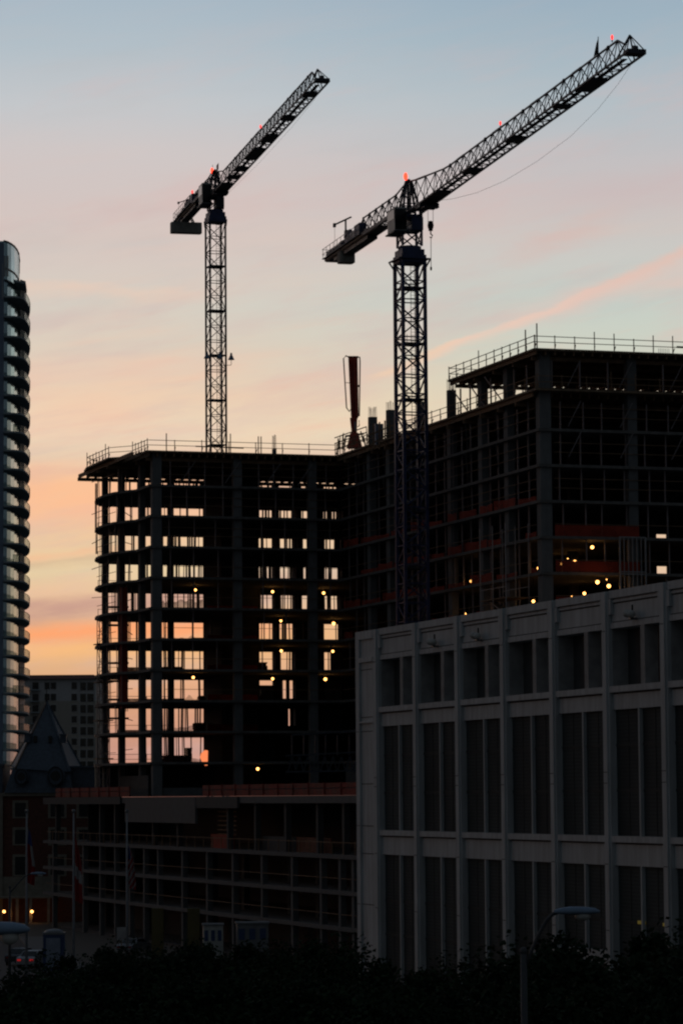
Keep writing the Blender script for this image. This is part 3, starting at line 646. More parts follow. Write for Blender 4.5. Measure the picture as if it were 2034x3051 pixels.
for (x, y, i, lab) in (
    (449, 1355, 3, 'highest lit lamp of the left wing, over the wide opening left of the core'),
    (626, 1359, 3, 'lit lamp right of the core on the highest lamp-lit floor'),
    (743, 1362, 3, 'lit lamp nearest the right wing on the highest lamp-lit floor of the left wing'),
    (645, 1426, 4, 'lit lamp in the middle opening, one floor below the highest lamp-lit floor'),
    (766, 1432, 4, 'lit lamp near the inner corner, one floor below the highest lamp-lit floor'),
    (646, 1495, 5, 'lit lamp in the middle opening, two floors below the highest lamp-lit floor'),
    (764, 1496, 5, 'lit lamp near the inner corner, two floors below the highest lamp-lit floor'),
    (444, 1556, 6, 'lower lit lamp over the wide opening left of the core'),
    (626, 1559, 6, 'lit lamp above a blue-toned stack in the middle of the left wing'),
    (747, 1560, 6, 'lowest lit lamp near the inner corner of the left wing'),
    (592, 1766, 9, 'lone lit lamp just above the podium deck'),
    (1359, 1257, 3, 'highest lit lamp of the right wing, hanging right of the corner column'),
    (1319, 1288, 3, 'lit lamp down left of the highest right wing lamp, by a lit soffit'),
    (1289, 1295, 3, 'lit lamp between the corner column and the soffit lamp'),
    (1236, 1305, 3, 'lit lamp beside the corner column of the right wing'),
    (1081, 1335, 3, 'lit lamp in the side face of the right wing, right of the nearer crane mast'),
    (1371, 1337, 4, 'upper of two close lit lamps over the pale building roof'),
    (1397, 1346, 4, 'rightmost lit lamp just above the pale building roof'),
    (1341, 1363, 4, 'lit lamp touching the pale roof line, left of the two close lamps'),
    (1224, 1381, 4, 'lit lamp on the pale roof line left of the corner column'),
    (1146, 1397, 4, 'small lit lamp peeping over the pale roof line'),
    (1392, 1331, 4, 'faint small lamp above and between the two close lit lamps'),
    (1312, 1369, 4, 'faint reddish small lamp just left of the lamp touching the roof line'),
    (1303, 1283, 3, 'faint small lamp on the lit soffit of the right wing'),
    (1067, 1410, 4, 'leftmost lit lamp on the pale building roof line')):
    dz = {1359: .55, 1319: .9, 1289: .95, 1236: .85, 1081: 1.0, 1371: .7, 1397: .9, 1341: 1.1, 1224: 1.2, 1146: 1.3, 1067: 1.4, 1392: .6, 1312: 1.15, 1303: .8}.get(x, .5)
    worklamp(x*k_, y*k_, i, lab, dz, {1319: .75, 1289: .8, 1146: .6, 1067: .8, 1392: .35, 1312: .4, 1303: .35, 1081: .85}.get(x, R.uniform(.85, 1.15)), {1081: 2.0, 1236: 1.0, 1224: 1.5, 1146: 1.6, 1067: 1.8}.get(x))

o = empty('tarp_glow_patch', at(608, 2266, 333), 0, label='small orange tarp with an added glow of its own, low in the left wing, beside the wide opening', cat='tarp')  # cloth emits by itself to stand in for an orange glow; no lamp behind
MB().add([(-.28, 0, 0), (.12, -.1, -.55), (.38, 0, -.5), (.42, .05, 1.05), (.1, -.05, 1.1), (-.32, .05, .75), (-.42, 0, .35)], [(0, 1, 2, 3, 4, 5, 6)]).build('cloth', 'emit_tarp', o); MB().bar((.1, .15, -.7), (.1, .15, 1.2), .07).build('post', 'shore', o)
# ------------------------------------------------------------------ tower cranes
def crane(name, base, yaw, zj, mast_w, chord, pan, zplat, label, o_):
    c = empty(name, base, yaw, label=label, cat='crane', group='tower cranes over the building site')
    tk = o_.get('tilt', 0)
    def tl(mb): mb.v = [(x, y, z+max(0, x)*tk) for x, y, z in mb.v]; return mb
    rz = AL-yaw                                     # the mast is square with the building
    cs, sn = math.cos(rz), math.sin(rz)
    def rot(mb): mb.v = [(x*cs-y*sn, x*sn+y*cs, z) for x, y, z in mb.v]; return mb
    zt = zplat; m = MB(); lattice(m, mast_w, 0, zt, pan, chord, chord*.42); rot(m).build('mast', o_['mast'], c)
    k = 0; z = zt-pan*o_['pf'][0]
    while z > 20: m = MB(); m.box(-mast_w*.5, mast_w*.5, -mast_w*.5, mast_w*.5, z, z+.12); m.bar((-.5, -.4, z), (-.5, -.4, z+1.0), .04); m.bar((.5, -.4, z), (.5, -.4, z+1), .04); rot(m).build('mast_platform', 'crane_dark', c); z -= pan*o_['pf'][1]
    m = MB(); z = 16
    while z < zt: m.bar((.25, .5, z), (.65, .5, z), .03); z += .3
    m.bar((.25, .5, 16), (.25, .5, zt), .045); m.bar((.65, .5, 16), (.65, .5, zt), .045); rot(m).build('ladder', 'crane_dark', c)
    # slewing unit and platform
    w_ = mast_w; cf = o_['collar']; m = MB(); m.box(-w_*.56, w_*.56, -w_*.56, w_*.56, zt, zt+.7); m.box(-w_*.5, w_*.5, -w_*.5, w_*.5, zt+.7, zt+1.25)
    for s_ in (-1, 1):
        m.box(-w_*cf, w_*cf, s_*w_*.54, s_*w_*cf, zt+.25, zt+.35); m.box(s_*w_*.54, s_*w_*cf, -w_*cf, w_*cf, zt+.25, zt+.35)
        m.bar((s_*w_*.55, w_*.5, zt-.5), (s_*w_*cf, w_*cf, zt+.3), .12); m.bar((s_*w_*.55, -w_*.5, zt-.5), (s_*w_*cf, -w_*cf, zt+.3), .12)
    rot(m); m.tube([(0, 0, zt+1.25), (0, 0, zt+1.6)], w_*.5, 16)
    m.build('slewing_unit', o_['slew'], c)
    # tower top between slewing ring and jib
    m = MB(); h = w_*.42; zb = zt+1.6
    for (x, y) in ((-h, -h), (h, -h), (h, h), (-h, h)): m.bar((x, y, zb), (x, y, zj+.2), .2)
    for (p, q) in (((-h, -h), (h, -h)), ((h, -h), (h, h)), ((h, h), (-h, h)), ((-h, h), (-h, -h))):
        n_ = max(1, round((zj-zb)/1.3)); pz = (zj-zb)/n_
        for k in range(n_): m.bar((*p, zb+k*pz), (*q, zb+(k+1)*pz), .1); m.bar((*q, zb+k*pz), (*p, zb+(k+1)*pz), .1); m.bar((*p, zb+(k+1)*pz), (*q, zb+(k+1)*pz), .1)
    m.box(-h*.9, h*1.3, -.1, h+.1, zj-1.5, zj-.25); m.box(-h-.1, h+.1, -h-.1, h+.1, zj-.25, zj); m.bar((-h-2.6, -.5, zj+o_['cz']-.2), (-h, -.5, zj-2.4), .1); m.build('tower_top', o_['mast'], c)
    # jib: one top chord, two bottom chords
    J, bw = o_['jib'], o_['bw']; x0 = h; P = 2.2; n_ = int((J-x0-3.2)/P); m = MB()
    hh = lambda x: o_['h1']+(o_['h0']-o_['h1'])*max(0, 1-(x-x0)/o_['tap'])
    xe = x0+n_*P
    for s_ in (-1, 1): m.bar((x0-.4, s_*bw/2, zj), (J, s_*bw/2, zj), .15)
    nd = [x0]; 
    while nd[-1] < xe-1.: nd.append(nd[-1]+(3.3 if len(nd) < 4 else P))
    n_ = len(nd)-1; xe = nd[-1]; nd.append(xe+P)
    for k in range(n_):
        xa, xb = nd[k], nd[k+1]; xm = (xa+xb)/2; xn = (nd[k+1]+nd[k+2])/2
        if k == 0: m.bar((xa-.3, 0, zj+o_['h0']+.1), (xm, 0, zj+hh(xm)), .15)
        if k < n_-1: m.bar((xm, 0, zj+hh(xm)), (xn, 0, zj+hh(xn)), .13 if k % 5 else .16)
        for s_ in (-1, 1): m.bar((xa, s_*bw/2, zj), (xm, 0, zj+hh(xm)), .06); m.bar((xm, 0, zj+hh(xm)), (xb, s_*bw/2, zj), .06)
        m.bar((xa, -bw/2, zj), (xa, bw/2, zj), .065); m.bar((xa, -bw/2, zj), (xb, bw/2, zj), .06)
        if k % 5 == 4: m.ball((xm, 0, zj+hh(xm)), .17, n=6, m=4)
    m.bar((xe-P/2, 0, zj+hh(xe)), (xe+.6, 0, zj+hh(xe)*.62), .12)
    tl(m).build('jib', 'crane_dark', c)
    m = MB(); xa = xe+.6; pk = (xe+1.7, 0, zj+hh(xe)*.86)
    for s_ in (-1, 1): m.bar((xa, s_*bw/2, zj), pk, .1); m.bar(pk, (J, s_*bw/2, zj+.15), .07); m.bar((J-1, s_*bw/2, zj), pk, .06)
    m.box(J-.9, J+.2, -bw/2, bw/2, zj-.1, zj+.25); m.tube([(J-.3, -.2, zj+.35), (J-.3, .2, zj+.35)], .28, 10)
    tl(m).build('jib_tip', 'crane_dark', c)
    m = MB(); m.box(x0, J-2.5, -.2, .2, zj+.1, zj+.15); k = x0
    while k < J-4: m.bar((k, .3, zj+.15), (k, .3, zj+.75), .03); k += 4.4
    for (a_, b_) in o_['plates']: m.box(a_, b_, -bw/2+.1, bw/2-.1, zj-.12, zj+.12)
    tl(m).build('walkway', 'crane_dark', c)
    m = MB(); tx = o_['trolley']; m.box(tx-.8, tx+.8, -bw/2-.15, bw/2+.15, zj-.35, zj-.1)
    for q in (-.7, .7): m.tube([(tx+q, -bw/2-.2, zj-.12), (tx+q, bw/2+.2, zj-.12)], .16, 8)
    m.box(tx+.8, tx+1.6, -bw/2, bw/2, zj-.55, zj-.45); m.build('trolley', 'crane_dark', c)
    # cat head
    m = MB(); za = zj+o_['h0']+.25; ap = (-.1, 0, za)
    for (x, y) in ((-h, -h), (h, -h), (h, h), (-h, h)): m.bar((x, y, zj), (ap[0]+x*.15, y*.25, za), .17)
    for f in (.33, .66):
        for (p, q) in (((-h, -h), (h, -h)), ((h, h), (-h, h)), ((h, -h), (h, h)), ((-h, h), (-h, -h))):
            m.bar((p[0]*(1-f*.85), p[1]*(1-f*.75), zj+(za-zj)*f), (q[0]*(1-f*.85), q[1]*(1-f*.75), zj+(za-zj)*f), .09)
    m.ball(ap, .24, n=8, m=5); m.bar((-.45, 0, zj), (-.35, 0, za-.1), .2); m.bar((.35, 0, zj), (.5, 0, zj+o_['h0']), .16); m.build('cat_head', 'crane_dark', c)
    # counter-jib
    K = o_['cj']; zc = zj+o_['cz']; m = MB(); cw = 1.25
    for s_ in (-1, 1): m.bar((-h, s_*cw/2, zc), (-K, s_*cw/2, zc), .26, .34)
    x = -h
    while x > -K: m.bar((x, -cw/2, zc), (x-1.6, cw/2, zc), .09); m.bar((x, -cw/2, zc), (x, cw/2, zc), .09); x -= 1.6
    m.box(-K, -K*.3, -cw*.5, cw*.5, zc-.24, zc-.1)
    ke = K*.62; q = o_['ch']; CP = 2.5; n2 = int((ke-h)/CP)
    m.bar((-.1, 0, za), (-h-CP*.5, 0, zc+q+.35), .12)
    for k in range(n2):
        xa = -h-k*CP; xb = xa-CP; xm = (xa+xb)/2
        for s_ in (-1, 1): m.bar((xa, s_*cw/2, zc), (xm, 0, zc+q), .08); m.bar((xm, 0, zc+q), (xb, s_*cw/2, zc), .08)
        if k < n2-1: m.bar((xm, 0, zc+q+(.35 if k == 0 else 0)), (xm-CP, 0, zc+q), .12)
        m.ball((xm, 0, zc+q), .13, n=6, m=4)
    m.bar((-h-n2*CP+CP/2, 0, zc+q), (-h-n2*CP-.3, 0, zc+.1), .1)
    m.build('counter_jib', 'crane_dark', c)
    m = MB(); x = -K*.5
    while x > -K-.2:
        for s_ in (-1, 1): m.bar((x, s_*(cw/2+.35), zc), (x, s_*(cw/2+.35), zc+1.1), .045)
        x -= 1.5
    for s_ in (-1, 1):
        for z in (.55, 1.1): m.bar((-K*.5, s_*(cw/2+.35), zc+z), (-K-.1, s_*(cw/2+.35), zc+z), .045)
        m.box(-K-.1, -K*.5, min(s_*cw/2, s_*(cw/2+.4)), max(s_*cw/2, s_*(cw/2+.4)), zc+.05, zc+.1)
    for z in (.55, 1.1): m.bar((-K-.1, -cw/2-.35, zc+z), (-K-.1, cw/2+.35, zc+z), .045)
    m.build('handrail', 'crane_dark', c)
    m = MB(); a_ = -K*.60; m.box(a_-2.2, a_, -.6, .6, zc+.15, zc+1.15); m.tube([(a_-3.1, -.55, zc+.75), (a_-3.1, .55, zc+.75)], .55, 12); m.box(a_-4.6, a_-3.8, -.5, .5, zc+.15, zc+1.0)
    m.box(a_-.6, a_+1.6, -.55, .2, zc+.15, zc+1.55); m.box(a_-6.8, a_-5.2, -.55, .6, zc+.15, zc+.95); m.tube([(a_-5, -.3, zc+1.2), (a_-3, -.3, zc+1.5)], .22, 8); m.box(a_+1.8, a_+3.0, -.3, .5, zc-.35, zc+.7)
    m.build('winch', 'crane_blue', c)
    m = MB(); m.box(-K*.9, -K*.45, -cw*.42, cw*.42, zc-.62, zc-.26); m.box(-K+.2, -K*.78, -.62, .62, zc+.1, zc+.75); m.build('ballast_frame', 'crane_dark', c)
    m = MB(); a_ = -K*.80; m.bar((a_, 0, zc), (a_, 0, zc+3.2), .16); dv = o_.get('dv', 1.); m.bar((a_-.4, -1.05, zc+2.75), (a_+.3, .55, zc+3.5), .15); m.box(a_-.7, a_-.3, -1.2, -.95, zc+2.5, zc+2.9); m.bar((a_-.5, -1.05, zc+2.6), (a_-.5, -1.05, zc+.6), .03); m.box(a_+.1, a_+.7, -.2, .2, zc+1.7, zc+2.05)
    m.v = [(x, y, zc+(z-zc)*dv) for x, y, z in m.v]; m.build('service_davit', 'crane_dark', c)
    cwx, cwl, cwh, cww, cwz = o_['weight']
    m = MB(); m.prism([(-cwx-cwl/2, -cww/2+.2), (-cwx-cwl/2+.2, -cww/2), (-cwx+cwl/2-.2, -cww/2), (-cwx+cwl/2, -cww/2+.2), (-cwx+cwl/2, cww/2-.2), (-cwx+cwl/2-.2, cww/2), (-cwx-cwl/2+.2, cww/2), (-cwx-cwl/2, cww/2-.2)], zc-cwz-cwh, zc-cwz)
    wt = m.build('counterweight', 'weight', c)
    if cwz > .3:
        m = MB()
        for x in (-cwx-cwl*.3, -cwx+cwl*.3):
            for y in (-cww*.25, cww*.25): m.bar((x, y, zc-cwz), (x-.2, y*.6, zc), .16)
        m.build('counterweight_hanger', 'crane_dark', c)
    # operator's cab
    cx, cy, cz, cl, ch = o_['cab']
    m = MB(); m.box(cx-cl/2, cx+cl/2, cy-.6, cy+.6, cz, cz+ch); cb = m.build('cab', 'cab', c)
    MB().box(cx-cl/2+.06, cx+cl/2-.12, cy-.63, cy-.6, cz+1.2, cz+ch-.2).build('window', 'darkglass', cb)
    MB().box(cx+cl/2, cx+cl/2+.04, cy-.57, cy+.57, cz+.12, cz+ch-.15).build('window', 'darkglass', cb)
    MB().box(cx-cl/2-.3, cx+cl/2+.3, cy-.75, cy+.75, cz-.12, cz).build('floor', 'crane_dark', cb)
    for k, (x, y, z, s_, hot) in enumerate(o_['lamps']):
        q = MB().ball((x, y, z), .15*s_, .15*s_, .30*s_, 10, 8).build('warning_lamp', 'litredhot' if hot else 'litred', c, True)
        MB().bar((x, y, z-.55*s_), (x, y, z-.2*s_), .07).build('bracket', 'black', q)
    return c
def px_jib(base, yaw, px, zj, py=None):      # local jib distance (and height) of a photo direction
    d = ray(px, 1000); u = d.x/d.y; cx, cy = math.cos(yaw), math.sin(yaw)
    # base.x + t cx = u (base.y + t cy)   (small roll ignored)
    return (u*base[1]-base[0])/(cx-u*cy)

cr2b = at(1221, 900, 299.); cr2b.z = 0
YAW = math.atan2(-61.4, 15.8); TILT = .95/64
zj2 = at(1232, 633, 297).z
cr2 = crane('tower_crane', cr2b, YAW, zj2, 2.25, .30, 1.8, at(1221, 785, 299).z, 'nearer tower crane with long jib, dark grey cab and hook block, right of centre',
    dict(mast='crane_blue', slew='crane_blue', tilt=TILT, collar=.70, jib=64.5, bw=1.5, h0=3.2, h1=2.0, tap=12, cj=30.5, cz=.85, ch=2.1, pf=(1.4, 3.), plates=[(3, 12), (20, 22), (33, 35), (46, 47), (52, 56)],
         trolley=6.2, weight=(24.3, 1.6, 1.25, 1.6, .1), cab=(.1, -1.25, zj2-1.7, 2.6, 2.3),
         lamps=[(-.1, -.3, zj2+3.9, 1.3, True), (29.6, 0, zj2+2.85, .65, False), (58.5, .2, zj2+3.6, .7, False)]))
# hook block and ropes of the nearer crane
o = empty('hook_block', (0, 0, 0), label='black hook block hanging on two ropes beside the nearer crane head', cat='hook block')
o.parent = None; hp = at(1282, 672, 293); o.location = hp
m = MB(); m.ball((0, 0, 0), .30, .18, .48, 10, 6); m.box(-.2, .2, -.14, .14, -.5, .4); m.build('sheave_case', 'black', o)
m = MB(); m.tube([(0, 0, -.45), (0, 0, -.8), (.16, 0, -.95), (.1, 0, -1.15), (-.1, 0, -1.1)], .07, 6); m.build('hook', 'black', o)
m = MB(); m.tube([(-.24, 0, .3), (-.24, 0, zj2-hp.z-.4)], .022, 4); m.tube([(.24, 0, .3), (.24, 0, zj2-hp.z-.4)], .022, 4); m.build('hoist_rope', 'rope', o)
m = MB(); m.tube([(.02, 0, -1.1), (.0, 0, -4.0)], .03, 4); m.ball((0, 0, -4.1), .1, .1, .22, 6, 5); m.build('tag_line', 'rope', o)
sag = MB(); pts = []
for (x, y) in ((1888, 178), (1840, 250), (1780, 325), (1700, 405), (1600, 480), (1500, 540), (1420, 574), (1350, 592), (1300, 598)):
    t = px_jib(cr2b, YAW, x-10, zj2); yy = cr2b.y+t*math.sin(YAW); p = at(x, y, yy); d = p-cr2b
    c, s_ = math.cos(YAW), math.sin(YAW); pts.append((d.x*c+d.y*s_, -d.x*s_+d.y*c, p.z))
sag.tube(pts, .015, 4).build('slack_rope', 'rope', cr2)
fl = MB(); t = px_jib(cr2b, YAW, 1794, zj2); zf = zj2+3.0
fl.bar((t, 0, zf-.6), (t, 0, zf+1.3), .05); fl.add([(t, 0, zf+1.2), (t-.05, -.16, zf+.7), (t-.1, -.38, zf-.35), (t-.08, -.2, zf-.2), (t, 0, zf-.1)], [(0, 1, 2, 3, 4)])
fl.build('flag', 'black', cr2)

cr1b = at(643, 900, 390.); cr1b.z = 0
zj1 = at(652, 578, 388).z
cr1 = crane('tower_crane', cr1b, math.atan2(-64.6, 14.0), zj1, 2.0, .21, 1.88, at(643, 664, 390).z, 'farther tower crane left of centre with a big grey counterweight slung below',
    dict(collar=.57, dv=.62, mast='crane_dark', slew='crane_blue', jib=65.6, bw=1.5, h0=3.1, h1=2.15, tap=5, cj=27., cz=1.7, ch=1.7, pf=(3., 3.), plates=[(3, 9), (12, 14), (17, 19), (24, 30), (34, 38), (46, 48), (58, 60)],
         trolley=3.4, weight=(22.6, 1.5, 1.4, 4.1, .9), cab=(0, -1.3, zj1-1.1, 2.6, 2.6),
         lamps=[(-1.2, -.2, zj1+3.6, 1.25, True), (30.6, 0, zj1+2.5, .75, False), (-17.5, 0, zj1+4.0, .8, False)]))
m = MB(); zf = zj1+3.1
m.bar((-1.9, 0, zf), (-1.9, 0, zf+1.4), .05); m.add([(-1.9, 0, zf+1.3), (-2.6, .1, zf+.2), (-2.1, .05, zf+.35), (-1.9, 0, zf+.6)], [(0, 1, 2, 3)]); m.build('flag', 'redflag', cr1)
m = MB(); m.add([(.9, 0, zf+.75), (1.9, .1, zf+.9), (1.8, .1, zf+.1), (1.0, 0, zf-.1)], [(0, 1, 2, 3)]); m.build('flag', 'redflag', cr1)
for (x, y) in ((617, 1058), (655, 1059), (689, 1062)):      # site floodlights on the mast
    p = at(x, y, 388.6); d = p-cr1b; yw = cr1.rotation_euler.z; c, s_ = math.cos(yw), math.sin(yw); q = Vector((d.x*c+d.y*s_, -d.x*s_+d.y*c, p.z))
    m = MB(); m.tube([(q.x, q.y, q.z+.45), (q.x, q.y, q.z+.1), (q.x, q.y, q.z-.42)], [.1, .16, .42], 10, False); fo = m.build('floodlight', 'lamp_head', cr1)
    e = at(644 if x != 655 else 650, 1090, 389.2)-cr1b; e = Vector((e.x*c+e.y*s_, -e.x*s_+e.y*c, e.z))
    m = MB(); m.bar((q.x, q.y, q.z+.3), (q.x, q.y, q.z-1.35+.3), .06); m.bar((q.x, q.y, e.z), (e.x, e.y, e.z), .06); m.build('bracket', 'crane_dark', fo)
t = MB(); t.tube([(4.5, .8, zj1-.4), (25, .8, zj1-.7), (45, .8, zj1-.6), (58, .8, zj1-.2)], .014, 4).build('slack_rope', 'rope', cr1)

# ------------------------------------------------------------------ concrete placing boom on the deck
bp_ = at(1052, 1330, 333); bp_.z = L1
pb = empty('placing_boom', bp_, 0, label='red concrete placing boom folded upright on the deck between the two cranes', cat='placing boom')
def pbl(px, py): v = at(px, py, 333); return Vector((v.x-bp_.x, 0, v.z-bp_.z))
m = MB(); p0, p1 = pbl(1050, 1270), pbl(1050, 1068)
q = [pbl(1037, 1066), pbl(1065, 1066), pbl(1068, 1240), pbl(1062, 1252), pbl(1048, 1252), pbl(1045, 1238)]
m.add([(v.x, -.4, v.z) for v in q]+[(v.x, .4, v.z) for v in q], [tuple(range(6)), tuple(range(11, 5, -1))]+[(i, (i+1) % 6, 6+(i+1) % 6, 6+i) for i in range(6)]); m.build('boom_section', 'red', pb)
m = MB(); a_, b_ = pbl(1048, 1070), pbl(1060, 1068)
m.bar(pbl(1056, 1075)+Vector((0, -.5, 0)), pbl(1062, 1240)+Vector((0, -.5, 0)), .28); m.bar(pbl(1042, 1075)+Vector((0, -.5, 0)), pbl(1052, 1240)+Vector((0, -.5, 0)), .16); m.build('boom_section', 'red', pb)
m = MB(); m.tube([pbl(1051, 1068)-Vector((.35, 0, -.1)), pbl(1030, 1060), pbl(1023, 1068), pbl(1032, 1215), pbl(1040, 1226), pbl(1047, 1216)], .075, 6)
m.tube([pbl(1064, 1064), pbl(1071, 1064), pbl(1072, 1078), pbl(1070, 1240)], .08, 6); m.bar(pbl(1030, 1140), pbl(1042, 1141), .06); m.bar(pbl(1064, 1150), pbl(1071, 1150), .2)
for x in (1040, 1046, 1052, 1058, 1064): m.ball(pbl(x, 1064), .14, n=8, m=5)
m.build('delivery_pipe', 'black', pb)
m = MB(); m.tube([pbl(1053, 1245), pbl(1055, 1290)], [.42, .3], 10); m.tube([pbl(1055, 1290), pbl(1056, 1335)], [.45, .9], 10); m.build('pedestal', 'red', pb)
m = MB(); m.bar(pbl(1057, 1258)+Vector((0, -.5, 0)), pbl(1057, 1282)+Vector((0, -.5, 0)), .16); m.build('ram', 'steel', pb)
m = MB(); m.tube([pbl(1069, 1252), pbl(1070, 1268), pbl(1065, 1272)], .06, 6); m.bar(pbl(1028, 1300), pbl(1056, 1296), .2); m.bar(pbl(1056, 1296), pbl(1084, 1292), .2)
for (x0, x1) in ((1030, 1024), (1082, 1090), (1044, 1040), (1068, 1072)): m.bar(pbl(x0, 1298), pbl(x1, 1340), .16)
m.build('outriggers', 'black', pb)

# ------------------------------------------------------------------ pale precast building on the right
wb = empty('precast_building', (1.754, 160.70, 0), AL, label='pale precast concrete building with deep gallery openings and tall dark windows, at right', cat='building')
BS = 6.; E_ = EYE; h0, h1, h2, h3, h4, h5 = E_+8.49, E_+6.9, E_+4.48, E_+3.50, E_-1.756, E_-2.98; hb = E_-6.55
NB = 12; yend = 3.5
# walls and roof behind the screen
MB().box(1.4, 34, -NB*BS, yend-.2, h3-.3, h3).build('floor', 'concrete_dark', wb)
MB().box(.5, 34, -NB*BS, yend-.3, h0-.75, h0-.4).build('roof', 'white', wb)
MB().box(1.5, 34, yend-.45, yend-.05, 0, h0).build('end_wall', 'white', wb)
MB().box(33.5, 34, -NB*BS, yend-.45, 0, h0-.75).build('back_wall', 'white', wb)
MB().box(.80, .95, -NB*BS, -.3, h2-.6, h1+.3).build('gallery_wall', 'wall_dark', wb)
pw = .34                                            # half width of a pier
# end bay: blank wall with raised frame
MB().box(.12, 1.5, .3, yend, 0, h0).build('end_bay_wall', 'white', wb)
m = MB(); m.box(0, .119, yend-.55, yend, 0, h0); m.box(0, .119, .3, .75, 0, h0-1.75) ; m.box(0, .119, .751, yend-.551, h0-.42, h0); m.box(0, .119, .751, yend-.551, h1-.02, h1+.22); m.box(0, .119, .751, yend-.551, h2-.75, h2-.65)
m.build('raised_frame', 'white', wb)
m = MB()
for z in (h0-2.0, h1, h2-.45, h3-.2, h3-2.9, h4+.2, h5, h5-2.6, h5-5.6): m.box(.105, .123, .755, yend-.555, z-.02, z+.02)
for z in (h3-.2, h4+.2, h5-2.6): m.box(-.004, .002, yend-.55, yend, z-.015, z+.015)
m.build('joint', 'joint', wb)
for k in range(NB):
    y1, y0 = -k*BS, -(k+1)*BS                       # this bay runs from y1 down to y0
    yc0, yc1 = y0+pw, y1-pw
    # pier at y1
    m = MB(); m.box(-.14, .79, y1-pw*.62, y1+pw*.62, 0, h0-.02); m.box(-.06, .79, y1-pw, y1-pw*.62, 0, h0-.05); m.box(-.06, .79, y1+pw*.62, y1+pw, 0, h0-.05)
    pr = m.build('pier', 'white', wb)
    m = MB()
    for z in (h3-2.6, h4+2.2, h5-2.7, h5+.05, h1-.1): m.box(-.146, -.1395, y1-pw*.6, y1+pw*.6, z-.015, z+.015)
    m.build('joint', 'joint', pr)
    MB().box(.10, .795, y1-pw-.05, y1-pw-.001, h2, h1-.001).build('gallery_reveal_shade', 'fin', wb)  # thin darker sheet over the white return; recess shade put into its colour
    # parapet panel with recessed field
    m = MB(); m.box(.10, .9, yc0, yc1, h1, h0); m.box(-.02, .099, yc0, yc1, h0-.34, h0); m.box(.03, .099, yc0, yc1, h1, h1+.24); m.box(-.05, .098, yc1-.22, yc1, h0-1.0, h0-.345); m.box(-.05, .098, yc0, yc0+.22, h0-1.0, h0-.345)
    m.box(.04, .097, yc0+.225, yc1-.225, h0-.50, h0-.40)
    pp = m.build('parapet_panel', 'white', wb)
    m = MB(); m.box(.092, .1005, yc0+.1, yc1-.1, h0-.56, h0-.51); m.box(-.024, -.0195, yc0, yc1, h0-.345, h0-.325); m.box(.095, .1008, yc0+.05, yc1-.05, h1+.25, h1+.29)
    m.build('joint', 'joint', pp)
    # gallery: deep fins either side of the mid mullion
    yg = y1-pw-3.36; ym = (y0+y1)/2-.05
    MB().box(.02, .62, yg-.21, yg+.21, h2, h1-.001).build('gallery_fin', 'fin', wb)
    # upper sill and spandrel
    def spandrel(zb, zt):
        m = MB(); m.box(.10, .79, yc0, yc1, zb, zt-.002); m.box(-.05, .099, yc0, yc1, zt-.26, zt); q_ = m.build('spandrel', 'white', wb)
        m = MB(); m.box(.093, .1005, yc0+.05, yc1-.05, zt-.34, zt-.262); m.box(.096, .1006, yc0, yc0+.06, zb+.02, zt-.27); m.build('joint', 'joint', q_)
    spandrel(h3, h2); spandrel(h5, h4)
    if k == 4: MB().box(.05, .9, yc0, yc1, hb-.55, hb).build('lintel', 'white', wb); MB().box(.9, 1.2, yc0, yc1, 0, hb-.55).build('doorway', 'darkglass', wb)
    # tall windows with blinds
    for (zb, zt) in ((h4, h3), (hb if k == 4 else 0., h5)):
        gl = MB().box(.24, .28, yc0, yc1, zb, zt).build('window', R.choice(('blind', 'blind', 'blind_b', 'blind_c')), wb)
        m = MB(); m.box(.08, .239, ym-.065, ym+.065, zb, zt-.002); m.build('mullion', 'white', gl)
        m = MB()
        for f in (.24, .76):
            yy = yc0+(yc1-yc0)*f; m.box(.22, .239, yy-.03, yy+.03, zb, zt)
        for zz in ((zb+(zt-zb)*.72, zb+(zt-zb)*.36) if zt > h4 else (zt-2.3, zt-4.0)): m.box(.215, .238, yc0, yc1, zz-.07, zz+.05)
        m.build('window_bar', 'joint', gl)
    for kk, x0, x1, yy_ in ((4, 1790, 1814, 2700), (5, 1889, 1910, 2707), (5, 1972, 1987, 2717)):
        if kk == k:
            f = (x0-1754)/(1880-1754) if k == 4 else (x0-1829)/(1990-1829)
            e = yc1-(yc1-yc0)*max(.05, min(.85, f)); MB().box(.20, .2145, e-.8, e, h5-2.36, h5-2.22).build('lit_strip', 'dimlit', wb)
    if k in (1, 2, 5):                              # small twin floodlights on the parapet
        yy = y0+BS*.5; q_ = MB().box(-.25, .05, yy-.12, yy+.12, h1+.24, h1+.32).build('floodlight', 'whitepaint', wb)
        MB().ball((-.25, yy+.2, h1+.5), .2, .2, .17, 8, 6).ball((-.25, yy-.22, h1+.46), .2, .18, .16, 8, 6).build('lamp_head', 'cab', q_)
        MB().bar((-.15, yy-.1, h1+.3), (-.15, yy-.1, h1+.85), .06).build('bracket', 'black', q_)

